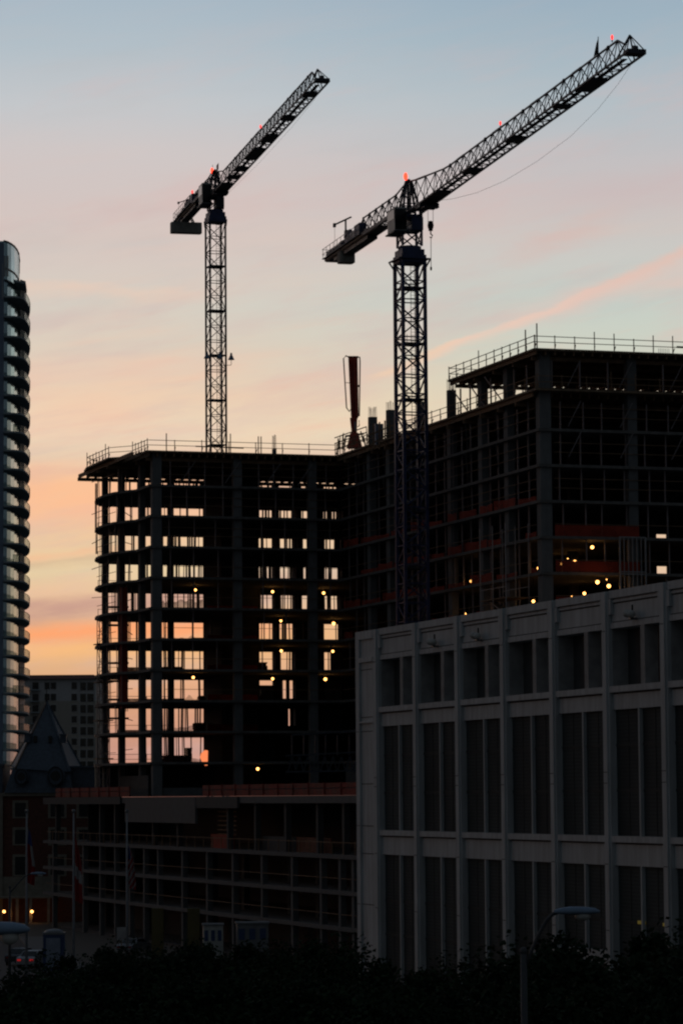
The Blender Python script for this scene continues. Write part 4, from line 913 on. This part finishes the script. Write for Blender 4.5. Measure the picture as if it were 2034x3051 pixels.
# ------------------------------------------------------------------ curved glass apartment tower at far left
gt = empty('glass_tower', at(20, 2300, 524).xy.to_3d(), 0, label='slim curved glass tower with stacked rounded balconies at the left edge', cat='building')
g0 = Vector((gt.location.x, gt.location.y, 0))
def gp(px, Yd): v = at(px, 1500, Yd)-g0; return Vector((v.x, v.y))
ztop = at(11, 718, 520).z
arc = [gp(11, 520), gp(22, 521), gp(33, 523), gp(43, 525.5), gp(51, 529), gp(56, 533), gp(58, 540), gp(57, 552)]
body = arc+[gp(-300, 552), gp(-300, 520)]
MB().prism([(v.x, v.y) for v in body], 0, ztop).build('glass_wall', 'towerglass', gt)
m = MB()
for z in (ztop, ztop-4.6, ztop-6.6):
    for p, q in zip(arc, arc[1:]): m.bar((p.x, p.y-.04, z), (q.x+.04, q.y, z), .16, .3)
fine = []
for p, q in zip(arc[:6], arc[1:7]):
    for f in (0, .34, .67): fine.append(p.lerp(q, f))
for v in fine: m.box(v.x-.02, v.x+.02, v.y-.02, v.y+.03, 0, ztop)
m.build('mullions', 'mullion', gt)
a_ = gp(-300, 519.5); b_ = gp(11, 519.5); MB().box(a_.x, b_.x, a_.y, b_.y+.45, 0, ztop-.3).build('pier', 'pier', gt)
MB().box(gp(6, 519).x, gp(8, 519).x, gp(6, 519).y, gp(6, 519).y+.1, ztop-10, ztop-4).build('window', 'cab', gt)
bal = [gp(12, 519), gp(40, 519), gp(61, 520), gp(73, 522), gp(82, 526), gp(88, 531), gp(90, 535), gp(87, 540), gp(80, 545), gp(62, 550), gp(58, 548)]
bal2 = [gp(12, 520), gp(30, 522.5), gp(48, 527), gp(57, 535), gp(58, 545)]
z = at(61, 884, 520).z; zs = []
while z > 3: zs.append(z); z -= 3.36 if len(zs) < 5 else 3.1
for kk, z in enumerate(zs):
    low = 1 if kk < 19 else .0
    pts = [(v.x, v.y) for v in bal]
    sl = MB().prism(pts, z-.28, z).build('balcony', 'balcony', gt)
    m = MB(); seg = bal[(2 if kk % 7 else 1):8]
    for p, q in zip(seg, seg[1:]):
        n1 = Vector((p.x, p.y)); n2 = Vector((q.x, q.y)); m.add([(n1.x, n1.y, z+.02), (n2.x, n2.y, z+.02), (n2.x, n2.y, z+1.1), (n1.x, n1.y, z+1.1)], [(0, 1, 2, 3)])
    m.build('balustrade', 'balu', sl)
    m = MB()
    for p, q in zip(seg, seg[1:]):
        m.bar((p.x, p.y, z+1.12), (q.x, q.y, z+1.12), .07)
        for f in (0, .5): c = p.lerp(q, f); m.bar((c.x, c.y, z), (c.x, c.y, z+1.1), .05)
    m.build('handrail', 'mullion', sl)
m = MB(); a_ = gp(56, 533); b_ = gp(62, 538); m.box(a_.x, b_.x-.1, a_.y+2, b_.y+6, 0, zs[0]); m.build('rear_wall', 'pier', gt)
m = MB(); a_ = gp(40, 521); m.prism([(gp(40, 521).x, gp(40, 521).y), (gp(76, 524).x, gp(76, 524).y), (gp(80, 532).x, gp(80, 532).y), (gp(74, 542).x, gp(74, 542).y), (gp(56, 545).x, gp(56, 545).y)], at(60, 838, 523).z-.35, at(60, 838, 523).z); m.build('canopy', 'balcony', gt)
m = MB(); m.prism([(gp(60, 532).x, gp(60, 532).y), (gp(76, 534).x, gp(76, 534).y), (gp(79, 540).x, gp(79, 540).y), (gp(70, 546).x, gp(70, 546).y), (gp(60, 546).x, gp(60, 546).y)], zs[0], at(60, 838, 534).z); m.build('screen_wall', 'balcony', gt)
for (x0, x1) in ((12, 17), (19, 25)): v0, v1 = gp(x0, 519.6), gp(x1, 519.9); MB().box(v0.x, v1.x, v0.y, v0.y+.06, ztop-6.1, ztop-2.6).build('pale_blind', 'cab', gt)  # two pale panels on the glass near the top

# ------------------------------------------------------------------ distant apartment block
ab = empty('apartment_block', at(180, 2300, 830).xy.to_3d(), 0, label='grey flat-fronted apartment block with a thin red roof far behind the slate turret', cat='building')
a0 = Vector((ab.location.x, ab.location.y, 0))
def ap(px, py): v = at(px, py, 830)-a0; return v
p0, p1 = ap(60, 2024), ap(286, 2024); zm = ap(150, 2089).z; xr = p1.x
MB().box(p0.x, xr, 0, 22, zm, p0.z).build('upper_wall', 'apt', ab)
MB().box(p0.x, xr, -.02, 22, -1, zm).build('lower_wall', 'apt_low', ab)
r0 = ap(60, 2024).z; r1 = ap(150, 2012).z
m = MB(); m.add([(p0.x, -1, r0), (xr+.6, -1, r0), (xr+.6, 22, r0), (p0.x, 22, r0), (p0.x, 3, r1+.2), (xr-.8, 3, r1+.2), (xr-.8, 18, r1+.2), (p0.x, 18, r1+.2)], [(0, 3, 2, 1), (4, 5, 6, 7), (0, 1, 5, 4), (1, 2, 6, 5), (2, 3, 7, 6), (3, 0, 4, 7)]); m.build('roof', 'roofred', ab)
rows = (2033, 2067, 2100, 2133, 2166, 2200, 2234, 2268, 2302, 2336)
for ri, y in enumerate(rows):
    for (x0, x1, hh) in ((98, 116, 22), (134, 149, 20), (152, 168, 20), (214, 230, 20), (240, 257, 24), (261, 280, 24)):
        a_, b_ = ap(x0, y+hh), ap(x1, y); fr = MB().box(a_.x-.12, b_.x+.12, -.10, -.03, a_.z-.12, b_.z+.12).build('window', 'apt', ab)
        MB().box(a_.x, b_.x, -.13, -.101, a_.z, b_.z).build('pane', 'darkglass', fr)
    if ri < 9:
        a_, b_ = ap(90, y+22), ap(120, y+22); q = MB().box(a_.x, b_.x, -2.2, -.1, a_.z-.25, a_.z).build('balcony', 'balcony', ab)
        m = MB(); m.bar((a_.x, -2.15, a_.z+1.0), (b_.x, -2.15, a_.z+1.0), .08)
        for k in range(7): xx = a_.x+(b_.x-a_.x)*k/6; m.bar((xx, -2.15, a_.z), (xx, -2.15, a_.z+1), .06)
        m.build('handrail', 'mullion', q)
MB().box(ap(236, 2100).x, ap(238, 2100).x, -.12, 0, 0, p0.z-.3).build('pilaster', 'apt', ab)

# ------------------------------------------------------------------ brick building with slate turret
TB = 372.
tb = empty('brick_building', at(125, 2300, TB).xy.to_3d(), 0, label='red brick building with a steep slate pyramid turret and round dormers, lower left', cat='building')
t0 = Vector((tb.location.x, tb.location.y, 0))
def tp(px, py, d=0.): v = at(px, py, TB+d)-t0; return v
ax = tp(140, 2091, 5.5)
bl, bm, bn, br_, bk = tp(33, 2284, 6), tp(46, 2290, 0), tp(208, 2300, 0), tp(243, 2284, 7), tp(120, 2280, 12)
m = MB(); m.add([ax, bl, bm, bn, br_, bk], [(0, 1, 2), (0, 2, 3), (0, 3, 4), (0, 4, 5), (0, 5, 1), (1, 5, 4, 3, 2)])
tr = m.build('turret_roof', 'slate', tb)
m = MB()
for v in (bl, bm): m.bar(ax+Vector((0, -.05, 0)), v+Vector((0, -.08, 0)), .16)
m.build('hip_sunset_stripe', 'warm_brown', tr)  # warm bars: sunset light on the thin left face, put in as colour
m = MB(); m.bar(ax+Vector((0, -.05, 0)), bn+Vector((0, -.1, 0)), .22); m.bar(ax, br_, .2); m.build('hip_ridge', 'slate', tr)
m = MB(); m.bar(ax-Vector((0, 0, .3)), tp(140, 2050, 5.5), .09); m.ball(ax, .2, n=8, m=6); m.build('finial', 'black', tr)
for (x, y) in ((84, 2198), (190, 2200)):
    c = tp(x, y, 2.2); m = MB(); m.box(c.x-.35, c.x+.35, c.y-.5, c.y+.8, c.z-.55, c.z+.35); m.box(c.x-.45, c.x+.45, c.y-.6, c.y+.8, c.z+.35, c.z+.5); m.build('dormer', 'slate', tr)
for (x, y) in ((107, 2200), (151, 2200)):
    c = tp(x, y, 2.4); MB().box(c.x-.2, c.x+.2, c.y-.35, c.y+.3, c.z-.5, c.z+.3).build('dormer', 'darkglass', tr)
e0, e1, f0, f1 = tp(14, 2362, -.6), tp(216, 2362, -.6), tp(40, 2284, .4), tp(209, 2296, .4)
m = MB(); m.add([e0, e1, f1, f0, e0+Vector((0, 14, 0)), e1+Vector((0, 14, 0)), f1+Vector((0, 12, 0)), f0+Vector((0, 12, 0))], [(0, 1, 2, 3), (1, 5, 6, 2), (5, 4, 7, 6), (4, 0, 3, 7), (3, 2, 6, 7), (0, 4, 5, 1)])
mr_ = m.build('mansard_roof', 'slate', tb)
for (x, y, r_) in ((66, 2314, 22), (168, 2312, 27)):
    c = tp(x, y, 0); rr = r_/F*TB
    q = MB().tube([(c.x, c.y-1.0, c.z), (c.x, c.y+2, c.z)], rr, 20).build('round_dormer', 'slate', mr_)
    m = MB(); n_ = 20
    m.tube([(c.x+math.cos(2*math.pi*k/n_)*rr*.8, c.y-1.02, c.z+math.sin(2*math.pi*k/n_)*rr) for k in range(n_+1)], .09, 6, False); m.build('dormer_ring', 'mullion', q)
    MB().tube([(c.x, c.y-1.04, c.z), (c.x, c.y-1.0, c.z)], rr*.55, 16).build('pane', 'darkglass', q)
for (x0, x1, y0, y1) in ((-30, 8, 2282, 2350), (211, 284, 2288, 2345)):
    a_, b_ = tp(x0, y1, 1.5), tp(x1, y0, 1.5); MB().box(a_.x, b_.x, a_.y, a_.y+9, a_.z-2, b_.z).build('side_roof', 'slate', tb)
    MB().box(a_.x-.1, b_.x+.1, a_.y-.2, a_.y+9.1, b_.z, b_.z+.25).build('cornice', 'slate', tb)
w0_, w1_ = tp(-30, 2364, 0), tp(330, 2364, 0)
MB().box(w0_.x, w1_.x, -.05, 16, 0, w0_.z).build('wall', 'brick', tb)
MB().box(w0_.x, tp(10, 2400).x, -.32, -.06, 0, w0_.z).build('pilaster', 'stone', tb)
MB().box(w0_.x, w1_.x, -.35, -.055, w0_.z-.35, w0_.z+.05).build('cornice', 'stone', tb)
for (x0, x1) in ((46, 78), (152, 192), (236, 268)):
    for (y0, y1) in ((2392, 2433), (2472, 2514), (2553, 2606)):
        a_, b_ = tp(x0, y1), tp(x1, y0); fr = MB().box(a_.x-.3, b_.x+.3, -.12, -.055, a_.z-.2, b_.z+.3).build('window', 'stone', tb)
        MB().box(a_.x, b_.x, -.16, -.121, a_.z, b_.z).build('pane', 'darkglass', fr)
zc_ = tp(60, 2672).z; MB().box(w0_.x, tp(180, 2600).x, -3.2, -.06, zc_-.1, zc_+.1).build('arcade_canopy', 'stone', tb)
MB().box(w0_.x, tp(180, 2600).x, -.14, -.056, zc_+.1, tp(60, 2612).z).build('arcade_wall', 'stone', tb)
for x in (-12, 40, 60, 100, 153): v = tp(x, 2700); MB().box(v.x-.16, v.x+.16, -3.1, -2.8, 0, zc_-.1).build('arcade_post', 'stone', tb)
for (x, lab) in ((13, 'lit wall lantern at the far left edge, left of the first flagpole'), (96, 'lit wall lantern just right of the first flagpole')):
    p = at(x, 2716, TB-3.4); o = empty('wall_lantern', p, 0, label=lab, cat='lantern', group='lit lanterns on the arcade')
    MB().ball((0, 0, 0), .17, n=10, m=8).build('bulb', 'litlamp', o, True)
    MB().box(-.15, .15, -.12, .5, .22, .34).box(-.06, .06, .1, .5, -.2, .2).build('bracket', 'black', o)
    l = bpy.data.lights.new('glow', 'POINT'); l.energy = 10; l.color = (1, .42, .12); l.shadow_soft_size = .2; lo = link(bpy.data.objects.new('glow', l), o); lo.location = (.3, .1, -.3)

# ------------------------------------------------------------------ flagpoles and limp flags
def cloth(L, wdt, seed, stripes):
    """a limp flag hanging down a pole, one mesh with a material per colour"""
    rr = random.Random(seed); nx, nz = 9, 26; names = ['redflag', 'fwhite', 'fblue']; ph = [rr.uniform(0, 6.28) for _ in range(3)]
    def P(i, k):
        f = k/nz; s_ = i/nx; ww = wdt*(.25+.75*math.sin(min(1, f*1.25)*math.pi*.55))
        return (ww*s_*.62+.03*math.sin(9*f+ph[0]), .16*math.sin(s_*11+ph[1]+f*2.4)*ww, -L*f-(.25*s_*L*.25))
    me = bpy.data.meshes.new('flag'); me.from_pydata([P(i, k) for k in range(nz+1) for i in range(nx+1)], [], [(k*(nx+1)+i, k*(nx+1)+i+1, (k+1)*(nx+1)+i+1, (k+1)*(nx+1)+i) for k in range(nz) for i in range(nx)])
    for n_ in names: me.materials.append(M[n_])
    for j, p in enumerate(me.polygons): p.material_index = names.index(stripes((j % nx)/nx, (j//nx)/nz)); p.use_smooth = True
    return link(bpy.data.objects.new('flag', me))
def s_tex(s_, f): return 'fblue' if f < .25 else ('fwhite' if s_ > .45 and f < .62 else 'redflag')
def s_can(s_, f): return 'fwhite' if .42 < f-.1*s_ < .6 else 'redflag'
def s_usa(s_, f): return ('fblue' if f < .30 and s_ < .35 else ('redflag' if int((f*1.0+s_*.35)*11) % 2 else 'fwhite'))
for (x, Yd, fy, L, tex, lab, flab) in (
    (80.5, 236, 2470, 4.0, s_tex, 'leftmost of the three tall pale flagpoles', 'limp red, white and blue flag on the leftmost flagpole'),
    (220, 226, 2490, 4.6, s_can, 'middle tall pale flagpole beside the podium corner', 'limp red flag with a white patch on the middle flagpole'),
    (378.5, 228, 2520, 3.0, s_usa, 'rightmost of the three tall pale flagpoles, in front of the podium', 'limp red and white striped flag on the rightmost flagpole')):
    tp_ = at(x, 2421, Yd); q = empty('flagpole', (tp_.x, tp_.y, 0), 0, label=lab, cat='flagpole', group='flagpoles in front of the site')
    MB().tube([(0, 0, 0), (0, 0, tp_.z*.5), (0, 0, tp_.z)], [.12, .095, .06], 10).build('pole', 'pole', q, True)
    MB().ball((0, 0, tp_.z+.1), .14, n=10, m=8).build('ball_finial', 'whitepaint', q, True)
    MB().box(-.3, .3, -.3, .3, 0, .2).build('base', 'concrete', q)
    fo = cloth(L, .85, int(x), tex); fo.location = (tp_.x+.1, tp_.y, at(x, fy, Yd).z); tag(fo, flab, 'flag')

# ------------------------------------------------------------------ street lamps
def street_lamp(px, pyh, Yd, arm, label, rz=0):
    """px = pole column, pyh = row of the lamp head"""
    p = at(px, pyh, Yd); q = empty('street_lamp', (p.x, p.y, 0), rz, label=label, cat='street lamp', group='cobra-head street lamps')
    H = p.z; zp = H-1.0
    MB().tube([(0, 0, 0), (0, 0, zp*.6), (0, 0, zp)], [.12, .095, .08], 12).ball((0, 0, zp+.06), .10, .10, .10, 10, 6).build('pole', 'lamp_pole', q, True)
    pts = [(0, 0, zp-.35)]
    for f in (.2, .45, .7, .88, 1.): pts.append((arm*f, 0, zp-.35+(H-zp+.33)*math.sin(f*math.pi/2)**1.15))
    MB().tube(pts, .045, 8).build('arm', 'lamp_pole', q, True)
    m = MB(); secs = [(0, .07, .05), (.12, .13, .09), (.4, .2, .13), (.75, .2, .12), (1.0, .14, .09), (1.12, .04, .03)]; n = 12; vs = []; fs = []
    for (x, a_, b_) in secs:
        for k in range(n):
            t_ = 2*math.pi*k/n; zz = math.sin(t_)*b_; vs.append((arm-.08+x, math.cos(t_)*a_, H+(zz if zz > 0 else zz*.55)))
    for i in range(len(secs)-1): fs += [(i*n+k, i*n+(k+1) % n, (i+1)*n+(k+1) % n, (i+1)*n+k) for k in range(n)]
    fs += [tuple(range(n)), tuple(range((len(secs)-1)*n, len(secs)*n))]; m.add(vs, fs); hd = m.build('lamp_head', 'lamp_head', q, True)
    MB().ball((arm+.62, 0, H-.1), .2, .15, .12, 12, 8).build('lens', 'cab', hd, True)
    return q
street_lamp(1557, 2718, 77, .83, 'single street lamp in front of the pale building, head to the right')
street_lamp(30, 2604, 225, 1.55, 'small far street lamp between the first two flagpoles')
q = street_lamp(-62, 2772, 66, .02, 'large near street lamp head cut off by the left edge')
for ch in q.children:
    if ch.name.startswith('lamp_head'): ch.scale = (1, 1.4, 1.4); ch.location.z = -.4*at(-62, 2772, 66).z

# ------------------------------------------------------------------ vehicles and site huts in the street
def hut(px0, px1, pyt, Yd, hgt, m_, label, name='site_cabin'):
    p = at(px0, pyt, Yd); q = at(px1, pyt, Yd); wd = q.x-p.x; o = empty(name, ((p.x+q.x)/2, Yd, 0), .06, label=label, cat='site cabin', group='site cabins by the podium')
    zt_ = p.z; zb = max(.3, zt_-hgt); MB().box(-wd/2, wd/2, 0, 2.6, zb, zt_).build('body', m_, o)
    MB().box(-wd/2-.08, wd/2+.08, -.1, 2.7, zt_, zt_+.1).build('roof', 'whitepaint', o)
    m = MB(); n_ = 3
    for k in range(n_):
        a_ = -wd/2+wd*(k+.18)/n_; MB().box(a_, a_+wd/n_*.55, -.05, 0, zt_-1.15, zt_-.35).build('window', 'blue', o)
    m.box(-wd/2, wd/2, .2, 2.4, 0, zb-.02); m.build('plinth', 'darkcar', o)
hut(606, 665, 2758, 240, 2.5, 'cab', 'smaller pale site cabin half hidden by trees under the podium')
hut(706, 800, 2753, 236, 2.6, 'whitepaint', 'longer white site cabin with blue windows under the podium')
p = at(162, 2776, 190); o = empty('portable_toilet', (p.x, p.y, 0), 0, label='blue portable toilet with a rounded pale roof near the flagpoles', cat='portable toilet')
zt_ = p.z; MB().box(-.6, .6, -.6, .6, max(0, zt_-2.3), zt_-.15).build('cubicle', 'blue', o); m = MB(); m.prism([(-.64, -.64), (.64, -.64), (.64, .64), (-.64, .64)], zt_-.15, zt_-.02); m.ball((0, 0, zt_-.03), .6, .6, .2, 12, 6); m.build('roof', 'whitepaint', o)
MB().box(-.42, .42, -.64, -.6, max(.1, zt_-2.1), zt_-.35).build('door', 'bluewhite', o)
if zt_-2.3 > 0: MB().box(-.8, .8, -.8, .8, 0, zt_-2.3).build('platform', 'concrete_dark', o)
def car(P, rz, m_, label, tail=False, head=False):
    o = empty('parked_car', P, rz, label=label, cat='car', group='cars in the street')
    prof = [(-2.2, .35), (-2.2, .85), (-1.9, .98), (-1.25, 1.02), (-.75, 1.42), (.65, 1.45), (1.35, .98), (2.1, .85), (2.25, .55), (2.2, .35)]
    m = MB(); n = len(prof); vs = [(x, -.82 if z < 1.1 else -.66, z) for x, z in prof]+[(x, .82 if z < 1.1 else .66, z) for x, z in prof]
    m.add(vs, [tuple(range(n)), tuple(range(2*n-1, n-1, -1))]+[(i, (i+1) % n, n+(i+1) % n, n+i) for i in range(n)]); bd = m.build('body', m_, o)
    for s_ in (-1, 1):
        MB().add([(-1.1, s_*.80, 1.04), (1.1, s_*.80, 1.04), (.6, s_*.69, 1.38), (-.7, s_*.69, 1.38)], [(0, 1, 2, 3)]).build('side_window', 'darkglass', o)
        for x in (-1.4, 1.4):
            wh = MB().tube([(x, s_*.68, .33), (x, s_*.88, .33)], .33, 16).build('wheel', 'black', o); MB().tube([(x, s_*.87, .33), (x, s_*.9, .33)], .19, 12).build('rim', 'steel', wh)
        MB().box(-2.24, -2.19, s_*.55-.16, s_*.55+.16, .65, .8).build('tail_lamp', 'tail' if tail else 'redflag', o)
        MB().box(2.17, 2.24, s_*.58-.15, s_*.58+.15, .6, .74).build('headlight', 'whitepaint', o)
    MB().add([(-1.28, -.7, 1.04), (-1.28, .7, 1.04), (-.78, .6, 1.41), (-.78, -.6, 1.41)], [(0, 1, 2, 3)]).build('rear_window', 'darkglass', o)
    return o
def gnd(px, py): v = at_z(px, py, .0); return (v.x, v.y, 0)
car(gnd(100, 2882), 1.35, 'carpaint', 'silver car in the street seen between the trees at left, red tail lamps lit', tail=True)
car(gnd(64, 2874), 1.38, 'darkcar', 'dark car left of the silver car in the street')
car(gnd(400, 2842), 1.2, 'carpaint', 'pale car half hidden by trees in front of the podium')
# pale board on a post, added to stand in for a pinkish bright spot
p = at(362, 2776, 214); o = empty('added_sign', (p.x, p.y, 0), 0, label='small pale sign on a post, added for a pinkish bright spot left of the rightmost flagpole', cat='sign')
MB().box(-.3, .3, -.04, .04, p.z-.55, p.z+.3).build('board', 'fwhite', o); MB().bar((0, .05, 0), (0, .05, p.z-.5), .08).build('post', 'timber', o)
for (x, Yd, lab) in ((470, 268, 'dull yellow column guard left of the other, under the podium front'), (577, 262, 'brighter yellow column guard right of the other, under the podium front')):
    p = at(x, 2720, Yd); o = MB().prism([(-.5, -.3), (.5, -.3), (.5, .3), (-.5, .3)], 0, at(x, 2706, Yd).z).prism([(-.55, -.35), (.55, -.35), (.55, .35), (-.55, .35)], 1.2, 1.3).build('column_guard', 'yellow'); o.location = (p.x, Yd, 0); tag(o, lab, 'column guard', 'column guards')

# ------------------------------------------------------------------ trees
def leafmat(name, c):
    m = bpy.data.materials.new(name); m.use_nodes = True; n = NT(m.node_tree); b = n.n('ShaderNodeBsdfPrincipled'); o = n.n('ShaderNodeOutputMaterial'); n.put(o.inputs[0], b.outputs[0])
    f = n.noise(n.n('ShaderNodeTexCoord').outputs['Object'], .9, 4., .7); n.put(b.inputs['Base Color'], n.mix(n.mr(f, .3, .7), tuple(x*.5 for x in c), tuple(x*1.6 for x in c))); b.inputs['Roughness'].default_value = .9; b.inputs['Specular IOR Level'].default_value = .08; return m
LM = [leafmat('live_oak_leaves', (.020, .034, .019)), leafmat('elm_leaves', (.022, .040, .020))]
def make_tree(seed, H, RX, n_leaf, lm):
    rr = random.Random(seed); o = empty('tree', (0, 0, 0), 0)
    m = MB(); th = H*.42; m.tube([(0, 0, 0), (.06, .03, th*.5), (.0, .1, th)], [.3, .23, .19], 9); cl = []
    for k in range(7):
        an = k*.9+rr.uniform(-.3, .3); rad = RX*rr.uniform(.45, .8); e = (math.cos(an)*rad, math.sin(an)*rad, th+(H-th)*rr.uniform(.25, .8)); mid = (e[0]*.4, e[1]*.4, th+(e[2]-th)*.55); m.tube([(0, .1, th-.2), mid, e], [.14, .09, .03], 6); cl.append(e)
    m.build('trunk', 'bark', o); zc = th+(H-th)*.42; rz = (H-th)*.62
    cent = []
    for k in range(60):
        while True:
            v = Vector((rr.uniform(-1, 1), rr.uniform(-1, 1), rr.uniform(-1, 1)))
            if .35 < v.length < 1: break
        cent.append((Vector((v.x*RX*.88, v.y*RX*.88, zc+v.z*rz*.88)), rr.uniform(.35, 1.45)))
    q = MB()
    for k in range(n_leaf):
        c, s_ = rr.choice(cent); v = Vector((rr.gauss(0, 1), rr.gauss(0, 1), rr.gauss(0, .75))); v = v.normalized()*s_*rr.uniform(.35, 1.12); p = c+v
        a_ = Vector((rr.uniform(-1, 1), rr.uniform(-1, 1), rr.uniform(-.7, .7))).normalized(); b_ = a_.cross(Vector((rr.uniform(-1, 1), rr.uniform(-1, 1), rr.uniform(-1, 1)))).normalized(); L = rr.uniform(.06, .125); a_ *= L; b_ *= L*.55
        q.add([p-a_, p+b_, p+a_, p-b_], [(0, 1, 2, 3)])
    q.build('crown', lm, o, norm=False); return o
protos = [make_tree(3, 9., 4.4, 30000, LM[0]), make_tree(8, 9., 3.8, 26000, LM[1]), make_tree(21, 9., 5., 34000, LM[0])]
TREES = [(30, 2838, 118), (175, 2905, 104), (325, 2812, 145), (450, 2796, 138), (585, 2806, 142), (700, 2796, 131), (845, 2792, 127), (975, 2800, 121), (1105, 2850, 116), (1215, 2826, 112),
         (1345, 2875, 104), (1490, 2896, 97), (1635, 2945, 101), (1770, 2935, 94), (1880, 2768, 96), (2010, 2738, 92),
         (70, 2960, 84), (260, 2930, 88), (420, 2905, 92), (590, 2915, 90), (760, 2900, 94), (930, 2905, 92), (1090, 2925, 90), (1240, 2930, 91), (1390, 2960, 93), (1700, 2990, 93), (1860, 2900, 84), (2000, 2860, 80)]
LB = ['tree at the far left bottom edge', 'low tree in front of the parked cars', 'tree hiding the foot of the middle flagpole', 'tree hiding the foot of the rightmost flagpole', 'tree left of the smaller site cabin', 'tree in front of the longer white site cabin',
      'tree right of the white site cabin, before the podium', 'tree just left of the pale building end wall', 'tree at the foot of the pale building corner', 'uneven tree under the first windowed bay of the pale building', 'tree under the third bay of the pale building', 'tree just left of the street lamp pole', 'tree just right of the street lamp pole',
      'tree before the doorway lintel of the pale building', 'tall tree second from the right edge, in front of the windows', 'tallest tree, at the right edge of the picture', 'front-row tree in the bottom left corner', 'front-row tree below the middle flagpole', 'front-row tree below the rightmost flagpole',
      'front-row tree below the yellow column guards', 'front-row tree below the white site cabin', 'front-row tree below the dark podium end', 'front-row tree below the pale building corner', 'front-row tree left of the street lamp, second nearest to it', 'front-row tree next left of the street lamp pole', 'front-row tree next right of the street lamp pole',
      'front-row tree second from the bottom right corner', 'front-row tree in the bottom right corner']
for k, ((x, y, Yd), lab) in enumerate(zip(TREES, LB)):
    y += 34 if 1000 < x < 1800 else 16
    p = at(x, y, Yd); H = p.z; src = protos[k % 3]; sc_ = H/8.9; loc = (p.x, p.y, 0)
    if k < 3: t_ = src; t_.location = loc; t_.rotation_euler = (0, 0, R.uniform(0, 6)); t_.scale = (max(sc_, .9), max(sc_, .9), sc_)
    else: t_ = copy_thing(src, loc, R.uniform(0, 6)); t_.scale = (max(sc_, .9), max(sc_, .9), sc_)
    tag(t_, 'dark leafy '+lab, 'tree', 'dark street trees along the bottom')
